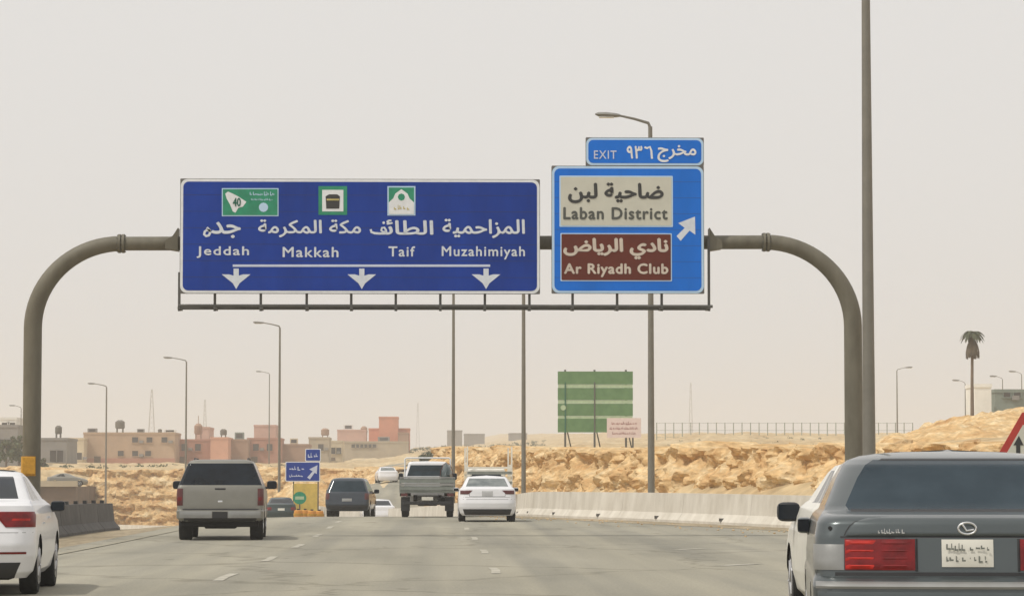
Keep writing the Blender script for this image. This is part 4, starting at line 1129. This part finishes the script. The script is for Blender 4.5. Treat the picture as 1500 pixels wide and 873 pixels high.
for a in bm.verts:
    n_ = a.co.normalized(); a.co = Vector((n_.x * .22, n_.y * .7, n_.z * .52)) * (1 + .18 * noise.noise(n_ * 2.3)); a.co.z = max(a.co.z, -.42)
o = obj('bundle', bm, M['teal_car'], lg, True)
bm = bmesh.new(); tube(bm, [Vector((.24 * math.cos(k * .5236), -.1, .56 * math.sin(k * .5236))) for k in range(13)], .012, 6, False); obj('strap', bm, M['brown'], lg, True)
lg.location = (P(626, 740, 106.5).x + .68, 106.5 + 1.3, H(P(626, 740, 106.5).x, 106.5) + .96 + .42)

# --- stake-sided truck beyond the white saloon
t = thing('stake_truck', 'pale truck with tall white stake sides beyond the white saloon', 'truck')
CB2 = [(.5, .8, 3.6, 5.4, .08, .2), (1.2, .85, 3.6, 5.45, .08, .2), (2.0, .76, 3.62, 4.9, .1, .2), (2.06, .7, 3.7, 4.8, .1, .2)]
s_ = Shell(CB2, .02, zlist=[1.45, 1.9]); s_.build(t, M['dusty_white'], [('rear_window', M['glass_blue'], lambda k, i, z, x, y: k in 'r' and i < 7 and 1.45 < z < 1.9)], [], name='cab')
boxo('load_bed', -.93, .93, 0, 3.5, .8, .92, M['truck_grey'], t)
for k in range(5):
    z = 1.0 + k * .2
    boxo('tailgate_board', -.90, .90, -.01, .02, z, z + .12, M['b_cream' if k % 2 else 'truck_grey'], t)
    for sx in (-1, 1): boxo('side_board', min(sx * .91, sx * .94), max(sx * .91, sx * .94), .02, 3.5, z, z + .12, M['b_cream'], t)
for sx in (-1, 1):
    for yy in (.02, 1.2, 2.4, 3.46): boxo('stake', min(sx * .86, sx * .92), max(sx * .86, sx * .92), yy - .03, yy + .03, .85, 2.9 if yy in (.02, 3.46) else 2.2, M['dusty_white'], t)
    for wy in (.8, 4.5): wheel(t, sx * .74, wy, .38, .26)
boxo('top_rail', -.90, .90, -.02, .03, 2.02, 2.10, M['dusty_white'], t)
boxo('chassis_rail', -.5, .5, .1, 4.9, .5, .76, M['under'], t)
boxo('rear_bumper', -.8, .8, -.04, .05, .42, .56, M['black'], t, .02)
place(t, P(717, 720, 120.5).x, 120.5, R(1), None)
t.location.z = -.1

# ------------------------------------------------------------------ roadside signs on the left
def post(t, x, y, z0, z1, r=.04, m='steel_dark', name='post'): return tubeo(name, [(x, y, z0), (x, y, z1)], r, M[m], t, 8)
BD = 185
x0, x1, z0, z1 = ang(418, 469, 676, 705, BD)
gz = H((x0 + x1) / 2, BD)
t = thing('roadside_sign', 'small blue roadside direction sign with an upper tab beside the lamp pole', 'road sign', ((x0 + x1) / 2, BD, gz))
def rel(o, t): o.matrix_parent_inverse = Matrix.Translation(-Vector(t.location)); return o
rel(prismo('sign_face', rrect(x0, x1, z0, z1, .06), BD - .03, BD, M['white'], t), t)
rel(prismo('sign_face', rrect(x0 + .05, x1 - .05, z0 + .05, z1 - .05, .05), BD - .036, BD - .01, M['navy'], t), t)
a0, a1, b0, b1 = ang(447, 470, 657, 675.5, BD)
rel(prismo('upper_tab', rrect(a0, a1, b0, b1, .05), BD - .03, BD, M['white'], t), t)
rel(prismo('tab_face', rrect(a0 + .05, a1 - .05, b0 + .05, b1 - .05, .04), BD - .036, BD - .01, M['navy'], t), t)
for _k, bx in enumerate(((424, 446, 682, 689), (424, 444, 693, 699), (451, 466, 662, 670))):
    q = ang(*bx, BD); rel(scribble(q[0], q[1], q[2], q[3], BD - .04, M['line_pale'], t, 40 + _k), t)
q = [(P(x, y, BD).x, P(x, y, BD).z) for x, y in ((450, 699), (458, 690), (453, 687), (465, 681), (464, 694), (461, 692), (454, 702))]
rel(prismo('arrow', q, BD - .041, BD - .036, M['line_pale'], t), t)
for px in (430, 466): rel(post(t, P(px, 700, BD).x, BD + .05, gz - .3, z1 - .1 if px < 450 else b1 - .1), t)

x, y = P(439, 729, 178).x, 178.0; gz = H(x, y); c = P(439, 729, 178)
t = thing('round_sign', 'round green sign with pale stripe in front of the yellow earth mound', 'sign', (x, y, gz))
bm = bmesh.new(); prism(bm, [(c.x + .40 * math.cos(a * .2618), c.z + .37 * math.sin(a * .2618)) for a in range(24)], y - .03, y); rel(obj('sign_face', bm, M['green'], t), t)
bm = bmesh.new(); prism(bm, [(c.x - .26, c.z - .09), (c.x + .26, c.z - .09), (c.x + .26, c.z + .09), (c.x - .26, c.z + .09)], y - .036, y - .01); rel(obj('stripe', bm, M['bill_pale'], t), t)
rel(post(t, x, y + .04, gz - .2, c.z + .2), t)
d = 184.0; q = ang(430, 465, 708, 757, d); gz = H((q[0] + q[1]) / 2, d)
t = thing('yellow_board', 'upright yellow board standing under the small blue roadside sign', 'board', ((q[0] + q[1]) / 2, d, gz))
rel(boxo('panel', q[0], q[1], d - .03, d + .02, gz + .25, q[3], M['yellow_sheet'], t), t)
for xx in (q[0] + .15, q[1] - .15):
    rel(boxo('leg', xx - .04, xx + .04, d + .021, d + .08, gz - .2, q[3] - .1, M['steel_dark'], t), t)
rel(boxo('lower_rail', q[0], q[1], d - .05, d - .031, gz + .28, gz + .45, M['orange'], t), t)
def barrel(px, d, lab):
    p = P(px, 750, d); g = H(p.x, d); t = thing('traffic_drum', lab, 'traffic drum', (p.x, d, g), 0, 'orange drums by the earth mound')
    tubeo('drum', [(0, 0, 0), (0, 0, .1), (0, 0, .68), (0, 0, .72)], [.3, .28, .24, .2], M['orange'], t, 14)
    for z in (.42,): tubeo('reflective_band', [(0, 0, z), (0, 0, z + .12)], .278 if z < .5 else .265, M['yellow'], t, 14)
    boxo('handle', -.08, .08, -.015, .015, .72, .8, M['black'], t)
for k, (px, d) in enumerate(((437, 172), (447, 174), (457, 173), (468, 175))):
    barrel(px, d, ['leftmost orange drum in front of the yellow earth mound', 'second orange drum from the left before the mound', 'third orange drum from the left before the mound', 'rightmost orange drum, nearest the dark blue SUV'][k])
# yellow earth mound
bm = bmesh.new(); bmesh.ops.create_grid(bm, x_segments=50, y_segments=40, size=1)
mc = P(450, 740, 200); gz = H(mc.x, 200)
for a in bm.verts:
    px_, py_ = a.co.x * 3.6, a.co.y * 9; rr = math.hypot(a.co.x, a.co.y)
    hh = max(0, 1 - rr ** 1.6) ** .8 * 2.6
    a.co = Vector((px_ + mc.x + .15 * noise.noise(Vector((px_, py_, 1))), py_ + 200, 0)); zz = H(a.co.x, a.co.y)
    a.co.z = zz + hh * (1 + .25 * noise.fractal(Vector((px_ * .8, py_ * .8, 0)), 1, 2, 3)) - .1
me_m = obj('earth_mound', bm, M['rock'], None, True); tag(me_m, 'yellow earth mound behind the small blue roadside sign', 'mound')
# row of pale water-filled barriers behind the dark car
for k in range(3):
    p = P(434 + k * 14, 757, 168); g = H(p.x, 168)

# triangle warning sign at the right
d = 49.0
ap = P(1500, 599, d); lf = P(1443, 698, d); rt_ = P(1557, 698, d); gz = H(ap.x, d)
t = thing('warning_sign', 'red bordered triangular warning sign behind the grey saloon at the right edge', 'road sign', (ap.x, d, gz))
A = Vector((ap.x, 0, ap.z)); B = Vector((lf.x, 0, lf.z)); C = Vector((rt_.x, 0, rt_.z)); cen = (A + B + C) / 3
def tri(sc_, y0, y1, m, name):
    pts = []
    for p, q, r_ in ((A, B, C), (B, C, A), (C, A, B)):
        pp = cen + (p - cen) * sc_
        for e in (r_, q):
            ee = cen + (e - cen) * sc_; pts.append(pp + (ee - pp) * .05)
    rel(prismo(name, [(p.x, p.z) for p in pts], y0, y1, M[m], t), t)
tri(1.0, d - .02, d, 'red_sheet', 'border'); tri(.70, d - .026, d - .01, 'cream', 'sign_face')
def pz(x, y): q = P(x, y, d); return (q.x, q.z)
rel(prismo('arrow', [pz(1488, 688), pz(1494, 688), pz(1494, 652), pz(1499, 652), pz(1492, 638), pz(1484, 652), pz(1488, 652)], d - .032, d - .024, M['ink'], t), t)
rel(prismo('arrow', [pz(1506, 688), pz(1512, 688), pz(1512, 668), pz(1517, 668), pz(1509, 654), pz(1501, 668), pz(1506, 668)], d - .032, d - .024, M['ink'], t), t)
rel(post(t, ap.x, d + .05, gz - .2, A.z - .15, .045, 'steel'), t)

# ------------------------------------------------------------------ green board and the pale notice
d = 240.0; x0, x1, z0, z1 = ang(817, 927, 543, 634, d)
gz = H((x0 + x1) / 2, d)
t = thing('billboard', 'large faded green board of four panels on posts above the rock cutting', 'billboard', ((x0 + x1) / 2, d, gz))
for k, (ya, yb2) in enumerate(((544, 563), (568, 586), (591, 609), (613, 633))):
    q = ang(817, 927, ya, yb2, d); rel(boxo('board', q[0], q[1], d - .06, d, q[2], q[3], M['bill_green'], t), t)
    if k < 3:
        q = ang(817.5, 926.5, yb2 + .3, yb2 + 4.7, d); rel(boxo('cross_strip', q[0], q[1], d - .04, d - .005, q[2], q[3], M['bill_pale'], t), t)
for px in (828, 871, 917):
    xx = P(px, 600, d).x; rel(boxo('post', xx - .08, xx + .08, d + .01, d + .2, gz - .4, z1 + .08, M['steel_dark'], t), t)
    if px != 917: rel(boxo('front_rib', xx - .05, xx + .05, d - .10, d - .061, z0, z1 - .9, M['dark_green'] if px < 850 else M['steel_dark'], t), t)
    rel(tubeo('brace', [(xx + .1, d + .1, z0 + .4), (xx + .65, d + 1.6, gz - .2)], .06, M['steel_dark'], t, 6), t)
c = P(825, 597, d); bm = bmesh.new(); prism(bm, [(c.x + .22 * math.cos(a * .5236), c.z + .22 * math.sin(a * .5236)) for a in range(12)], d - .11, d - .065); rel(obj('pale_disc', bm, M['bill_pale'], t), t)
d = 215.0; x0, x1, z0, z1 = ang(889, 939, 612, 641, d); gz = H((x0 + x1) / 2, d)
t = thing('notice_board', 'pinkish white notice board on posts at the lower right of the green board', 'sign', ((x0 + x1) / 2, d, gz))
rel(boxo('panel', x0, x1, d - .05, d, z0, z1, M['pink'], t), t)
for k, (ya, yb2, xa, xb) in enumerate(((617, 622, 896, 933), (625, 629, 893, 935), (632, 636, 897, 931))):
    q = ang(xa, xb, ya, yb2, d); rel(scribble(q[0], q[1], q[2], q[3], d - .06, M['red_print'], t, 50 + k), t)
for px in (917, 927): rel(boxo('post', P(px, 600, d).x - .06, P(px, 600, d).x + .06, d + .01, d + .12, gz - .4, z1 - .1, M['steel_dark'], t), t)

# ------------------------------------------------------------------ far fence, masts
d = 500.0
t = thing('mesh_fence', 'long pale post and rail fence along the far ridge on the right', 'fence', (P(1100, 640, d).x, d, H(P(1100, 640, d).x, d)))
pts_f = []
k = 0
bmr = bmesh.new(); prevq = None
for px in np.arange(962, 1345, 12.5):
    p = P(px, 640, d); g = P(px, 639, d).z - .4
    rel(boxo('fence_post', p.x - .07, p.x + .07, d - .07, d + .07, g - .6, g + 2.7, M['fence'], t), t)
    if prevq is not None:
        for hh in (.3, 1.4, 2.6): tube(bmr, [(prevq.x, d, prevq.z + hh), (p.x, d, g + hh)], .025, 4)
    prevq = Vector((p.x, 0, g))
rel(obj('rail', bmr, M['fence'], t), t)
def mast(px, yt, yb2, d, label, wd=1.6, name='lattice_mast'):
    b = P(px, yb2, d); tp = P(px, yt, d); t = thing(name, label, 'mast', (b.x, d, b.z - 1)); h = tp.z - b.z + 1
    bm = bmesh.new(); n_ = 9
    for sx, sy in ((-1, -1), (1, -1), (1, 1), (-1, 1)): tube(bm, [(sx * wd / 2, sy * wd / 2, 0), (sx * .12, sy * .12, h)], .045, 4)
    obj('leg', bm, M['mast'], t); bm = bmesh.new()
    for k in range(n_):
        a = k / n_; b_ = (k + 1) / n_; wa = wd / 2 * (1 - a) + .12 * a; wb = wd / 2 * (1 - b_) + .12 * b_
        for (p, q) in (((-wa, -wa), (wb, -wb)), ((wa, -wa), (wb, wb)), ((wa, wa), (-wb, wb)), ((-wa, wa), (-wb, -wb))): tube(bm, [(p[0], p[1], a * h), (q[0], q[1], b_ * h)], .022, 4)
    obj('lattice', bm, M['mast'], t)
    return t
mast(222, 570, 632, 700, 'thin lattice mast above the long tan building', 1.4)
mast(1012, 560, 640, 900, 'thin hazy mast behind the far fence', 1.2)
mast(612, 590, 655, 1000, 'faint slim mast right of the salmon tower', 1.2)
mast(300, 585, 640, 800, 'thin hazy mast left of the salmon building', 1.0)

# ------------------------------------------------------------------ buildings
def building(px0, px1, yt, yb2, d, m, label, dep=12, wins=(), parapet=True, wsize=(1.0, 1.2), name='building', extra=0, band=None):
    a = P(px0, yb2, d); b = P(px1, yt, d); g = a.z - 3
    t = thing(name, label, 'building', ((a.x + b.x) / 2, d, g))
    rel(boxo('wall', a.x, b.x, d, d + dep, g, b.z - (.35 if parapet else 0), M[m], t), t)
    if parapet:
        bm = bmesh.new(); zt = b.z - .35
        box(bm, a.x - .08, b.x + .08, d - .08, d + .22, zt, b.z); box(bm, a.x - .08, b.x + .08, d + dep - .22, d + dep + .08, zt, b.z)
        box(bm, a.x - .08, a.x + .22, d + .22, d + dep - .22, zt, b.z); box(bm, b.x - .22, b.x + .08, d + .22, d + dep - .22, zt, b.z)
        rel(obj('parapet', bm, M[m], t), t)
    if band:
        q = P(px0, band[0], d).z; q1 = P(px0, band[1], d).z; rel(boxo('plinth', a.x - .05, b.x + .05, d - .25, d - .01, q1, q, M[band[2]], t), t)
    for wx, wy in wins:
        c = P(wx, wy, d); ww, wh = wsize
        fr = bmesh.new()
        box(fr, c.x - ww / 2 - .1, c.x - ww / 2, d - .09, d + .02, c.z - wh / 2, c.z + wh / 2); box(fr, c.x + ww / 2, c.x + ww / 2 + .1, d - .09, d + .02, c.z - wh / 2, c.z + wh / 2)
        box(fr, c.x - ww / 2 - .1, c.x + ww / 2 + .1, d - .09, d + .02, c.z + wh / 2, c.z + wh / 2 + .1); box(fr, c.x - ww / 2 - .15, c.x + ww / 2 + .15, d - .16, d + .02, c.z - wh / 2 - .1, c.z - wh / 2)
        w_ = rel(obj('window', fr, M[m], t), t)
        p_ = boxo('pane', c.x - ww / 2, c.x + ww / 2, d - .03, d - .005, c.z - wh / 2, c.z + wh / 2, M['window_dark'], w_); p_.matrix_parent_inverse = Matrix.Translation(-Vector(t.location)) if False else Matrix()
    if wins and wsize[1] < 1.5 and d < 600:
        for k, (wx, wy) in enumerate(wins):
            if k % 2: continue
            c = P(wx, wy, d); rel(boxo('air_conditioner', c.x + ww * .7, c.x + ww * .7 + .7, d - .45, d - .01, c.z - .55, c.z - .1, M['b_grey'], t), t)
        q = P(px0, yb2, d); xd = q.x + (b.x - a.x) * .12; zb_ = P(px0, 683, d).z
        rel(boxo('door', xd, xd + 1.1, d - .30 if band else d - .06, d - .26 if band else d - .01, zb_ - .3, zb_ + 1.7, M['brown_wall'], t), t)
    return t
def clutter(px, yt, d, w_, h_, label, m='b_grey', name='rooftop_unit'):
    c = P(px, yt, d); t = thing(name, label, 'rooftop unit', (c.x, d + 1.5, c.z))
    boxo('housing', -w_ / 2, w_ / 2, -.5, .5, 0, h_, M[m], t, .04); boxo('grille', -w_ * .35, w_ * .35, -.53, -.501, h_ * .2, h_ * .8, M['window_dark'], t)
clutter(134, 633, 512, 1.6, .7, 'small rooftop unit near the left end of the long tan building')
clutter(205, 633, 512, 1.2, .6, 'small rooftop unit at the middle of the long tan building')
clutter(248, 633, 512, 2.0, .5, 'wide rooftop unit at the right end of the long tan building', 'b_white')
clutter(350, 643, 524, 1.6, 1.2, 'rooftop unit on the brown building right of the bright salmon block', 'b_green')
clutter(430, 650, 537, 1.4, 1.0, 'rooftop unit on the low brown building', 'b_cream')
clutter(510, 629, 642, 2.0, 1.1, 'rooftop unit on the pinkish house left of the salmon tower', 'b_white')
clutter(562, 646, 612, 2.4, .9, 'rooftop unit on the long beige building', 'b_grey')
def tank(px, yt, yb2, d, label, rpx=7, m='tank', pointed=False):
    b = P(px, yb2, d); tp = P(px, yt, d); h = tp.z - b.z; r = rpx * d / F_PX
    t = thing('water_tank', label, 'water tank', (b.x, d + r, b.z), 0, None)
    tubeo('tank', [(0, 0, h * .3), (0, 0, h * .38), (0, 0, h * .85), (0, 0, h)], [r * .8, r, r, r * .45], M[m], t, 14)
    bm = bmesh.new()
    for sx in (-1, 1):
        for sy in (-1, 1): box(bm, sx * r * .6 - .08, sx * r * .6 + .08, sy * r * .6 - .08, sy * r * .6 + .08, -.4, h * .34)
    obj('stand', bm, M[m], t)
    if pointed: tubeo('finial', [(0, 0, h), (0, 0, h * 1.5)], .06, M[m], t, 6)
building(-40, 26, 622, 700, 400, 'b_grey', 'grey building at the far left edge behind the trees', wins=((5, 650), (18, 650)))
building(0, 24, 611, 640, 430, 'b_white', 'pale upper storey showing over the trees at the left edge', wins=((8, 625), (17, 625)))
building(58, 98, 641, 700, 420, 'b_grey', 'low grey building right of the left gantry column', wins=((78, 668), (88, 668)), wsize=(.9, 1.6))
building(96, 123, 641, 690, 505, 'b_cream', 'small cream building with brown door strip beside the long tan one', wins=((116, 668),), wsize=(.9, 1.2))
t = building(122, 256, 633, 690, 510, 'b_tan', 'long tan two storey building with a red base on the left rise', wins=[(x, 644) for x in (198, 219, 241)] + [(x, 664) for x in (177, 198, 217)], band=(671, 679, 'b_red'), wsize=(1.0, .9))
building(99, 109, 646, 688, 503.9, 'b_brown', 'narrow brown entrance block on the cream building', dep=.9, parapet=False) if False else None
building(254, 309, 643, 690, 520, 'b_red', 'reddish brown building above the left part of the pewter car', wins=((270, 655), (290, 655)))
building(308, 334, 640, 690, 514, 'b_salmon', 'bright salmon block directly above the pewter car')
building(333, 363, 643, 690, 522, 'b_brown', 'brown building right of the bright salmon block')
building(362, 411, 641, 690, 528, 'b_red', 'dull red building left of the lamp pole near the small blue sign', wins=((375, 655), (395, 655)))
building(372, 404, 622, 645, 560, 'b_pink', 'pale pink upper block above the dull red building')
building(286, 306, 625, 645, 545, 'b_pink', 'pale pink upper block above the reddish brown building')
building(410, 452, 650, 690, 535, 'b_brown', 'low brown building behind the small blue sign')
building(452, 482, 640, 695, 560, 'b_beige', 'pale beige house right of the small blue sign', wins=((470, 655),))
building(480, 502, 645, 695, 575, 'b_cream', 'cream house in the middle of the left buildings', wins=((488, 660), (496, 660)))
building(494, 536, 629, 665, 640, 'b_pink', 'pinkish flat roofed house left of the salmon tower')
building(502, 598, 646, 690, 610, 'b_beige', 'long beige building below the salmon tower', wins=[(x, 653) for x in (518, 524, 530, 536, 542, 548)], wsize=(.85, .7))
building(540, 600, 627, 665, 660, 'b_salmon2', 'salmon lower block around the salmon tower', wins=((592, 640),))
building(555, 583, 610, 665, 655, 'b_salmon2', 'tall salmon tower block in the middle of the far buildings')
building(583, 598, 633, 680, 648, 'b_brown', 'brown house attached right of the salmon tower')
building(655, 677, 630, 665, 900, 'b_grey', 'far hazy grey building left of the pole behind the pickup')
building(680, 710, 635, 665, 920, 'b_grey', 'far hazy low building right of the pole behind the pickup')
building(746, 772, 634, 665, 930, 'b_grey', 'far hazy building behind the pole at the wall end')
building(1428, 1452, 562, 600, 300, 'b_white', 'small white building beside the palm on the right hill', dep=5)
t = building(1458, 1540, 570, 600, 305, 'b_green', 'grey green flat roofed building at the right end of the hill', dep=8, wins=((1475, 578), (1490, 578)), wsize=(.7, .5))
tank(85, 623, 641, 424, 'dark square-looking tank on the low grey building', 5)
tank(175, 615, 633, 514, 'round dark tank on the long tan building', 7)
tank(290, 620, 643, 524, 'reddish domed tank with a finial above the reddish brown building', 6, 'b_brown', True)
tank(327, 628, 641, 519, 'small dark tank on the bright salmon block', 5)
tank(476, 627, 642, 564, 'brown tank on the pale beige house', 6, 'b_brown')
tank(497, 641, 652, 580, 'small tank on the cream house', 4, 'b_brown') if False else None
tank(533, 624, 642, 644, 'brown tank left of the salmon tower', 5, 'b_brown')
tank(234, 628, 635, 515, 'low small tank near the right end of the tan building', 3)

# ------------------------------------------------------------------ trees
def tree(px, yt, yb2, d, label, wpx=22, name='tree', lean=0, dens=900):
    b = P(px, yb2, d); tp = P(px, yt, d); h = tp.z - b.z; wd = wpx * d / F_PX
    t = thing(name, label, 'tree', (b.x, d, b.z))
    bm = bmesh.new(); tube(bm, [(0, 0, -.3), (.05, 0, h * .25), (.1, .05, h * .5), (.05, 0, h * .8)], [.16, .13, .09, .04], 8)
    for k in range(6):
        a = k * 1.05 + random.random(); tube(bm, [(.06, 0, h * (.3 + .06 * k)), (math.cos(a) * wd * .25, math.sin(a) * wd * .25, h * (.5 + .06 * k)), (math.cos(a) * wd * .42, math.sin(a) * wd * .42, h * (.6 + .06 * k))], [.06, .04, .02], 6)
    obj('trunk', bm, M['bark'], t, True)
    v = []; f = []
    cl = [(random.uniform(-.4, .4) * wd, random.uniform(-.4, .4) * wd, h * random.uniform(.4, .88), random.uniform(.14, .26) * wd) for _ in range(14)]
    for k in range(dens):
        cx, cy, cz, r = cl[k % 14]; n_ = Vector((random.gauss(0, 1), random.gauss(0, 1), random.gauss(0, 1))).normalized()
        c = Vector((cx, cy, cz)) + n_ * r * random.uniform(.6, 1.05); e = Vector((random.gauss(0, 1), random.gauss(0, 1), random.gauss(0, 1))).normalized() * .16; g_ = n_.cross(e).normalized() * .16
        i = len(v); v += [c - e, c + g_, c + e, c - g_]; f.append((i, i + 1, i + 2, i + 3))
    pyobj('crown', v, f, M['leaf'], t)
    return t
tree(8, 634, 700, 380, 'dusty tree at the very left edge before the grey building', 34)
tree(27, 630, 700, 372, 'dusty tree just left of the gantry column', 26)
tree(-12, 640, 700, 365, 'dusty tree half outside the left edge', 26)
tree(62, 668, 700, 395, 'low bush-like tree right of the left gantry column', 18)
tree(628, 662, 690, 300, 'dark small tree above the flatbed pickup', 26)
tree(652, 668, 692, 290, 'dark shrubby tree right above the cab of the flatbed pickup', 22)
tree(92, 682, 694, 400, 'small dark shrub by the silver car', 10, dens=300)

# palm on the hill
d = 235.0; b = P(1424, 600, d); tp = P(1426, 488, d); h = tp.z - b.z; gz = H(b.x, d)
t = thing('palm_tree', 'tall thin palm standing alone on the right hill', 'palm tree', (b.x, d, min(gz, b.z)))
hz = tp.z - t.location.z
tubeo('trunk', [(0, 0, -.3), (.02, 0, hz * .5), (.08, 0, hz)], [.17, .12, .10], M['bark'], t, 10)
for k in range(44):
    a = k * 2.399; up = .35 + .55 * ((k * 7) % 10) / 10 ; L_ = random.uniform(.75, 1.05)
    v = []; f = []; top = Vector((.08, 0, hz))
    for j in range(7):
        q = j / 6; rr = q * L_; z = 1.0 * up * q - 1.25 * q * q * (1.0 - up * .25); c = top + Vector((math.cos(a) * rr, math.sin(a) * rr, z)); sd_ = Vector((-math.sin(a), math.cos(a), 0)) * .16 * (math.sin(math.pi * min(1, q * .9 + .1)) + .1)
        v += [c + sd_ + Vector((0, 0, -.04)), c, c - sd_ + Vector((0, 0, -.04))]
    for j in range(6):
        i = j * 3; f += [(i, i + 1, i + 4, i + 3), (i + 1, i + 2, i + 5, i + 4)]
    pyobj('frond', v, f, M['palm_leaf'], t)
v = []; f = []
for k in range(420):
    a = random.uniform(0, 6.28); z = -random.uniform(.35, 1.75); r = .12 + .38 * math.sin(min(1, (-z - .3) / 1.4) * math.pi * .62); c = Vector((.08 + math.cos(a) * r, math.sin(a) * r, hz + z))
    e = Vector((math.cos(a) * .05, math.sin(a) * .05, -.3)); s_ = Vector((-math.sin(a), math.cos(a), 0)) * .05; i = len(v); v += [c - s_, c + s_, c + e + s_, c + e - s_]; f.append((i, i + 1, i + 2, i + 3))
pyobj('dead_frond_skirt', v, f, M['dead_leaf'], t)['kind'] = 'stuff'

# ------------------------------------------------------------------ haze
hm = bpy.data.materials.new('haze'); hm.use_nodes = True; nt = hm.node_tree
nt.nodes.remove(nt.nodes['Principled BSDF'])
pv = nt.nodes.new('ShaderNodeVolumePrincipled'); pv.inputs['Color'].default_value = (.95, .93, .905, 1); pv.inputs['Density'].default_value = .00052; pv.inputs['Anisotropy'].default_value = .3
nt.links.new(pv.outputs[0], nt.nodes['Material Output'].inputs['Volume'])
bm = bmesh.new(); box(bm, -1900, 1900, -120, 2500, -6, 62); o = obj('haze', bm, hm); tag(o, kind='stuff', label='thin pale dust haze over the whole place', cat='haze')
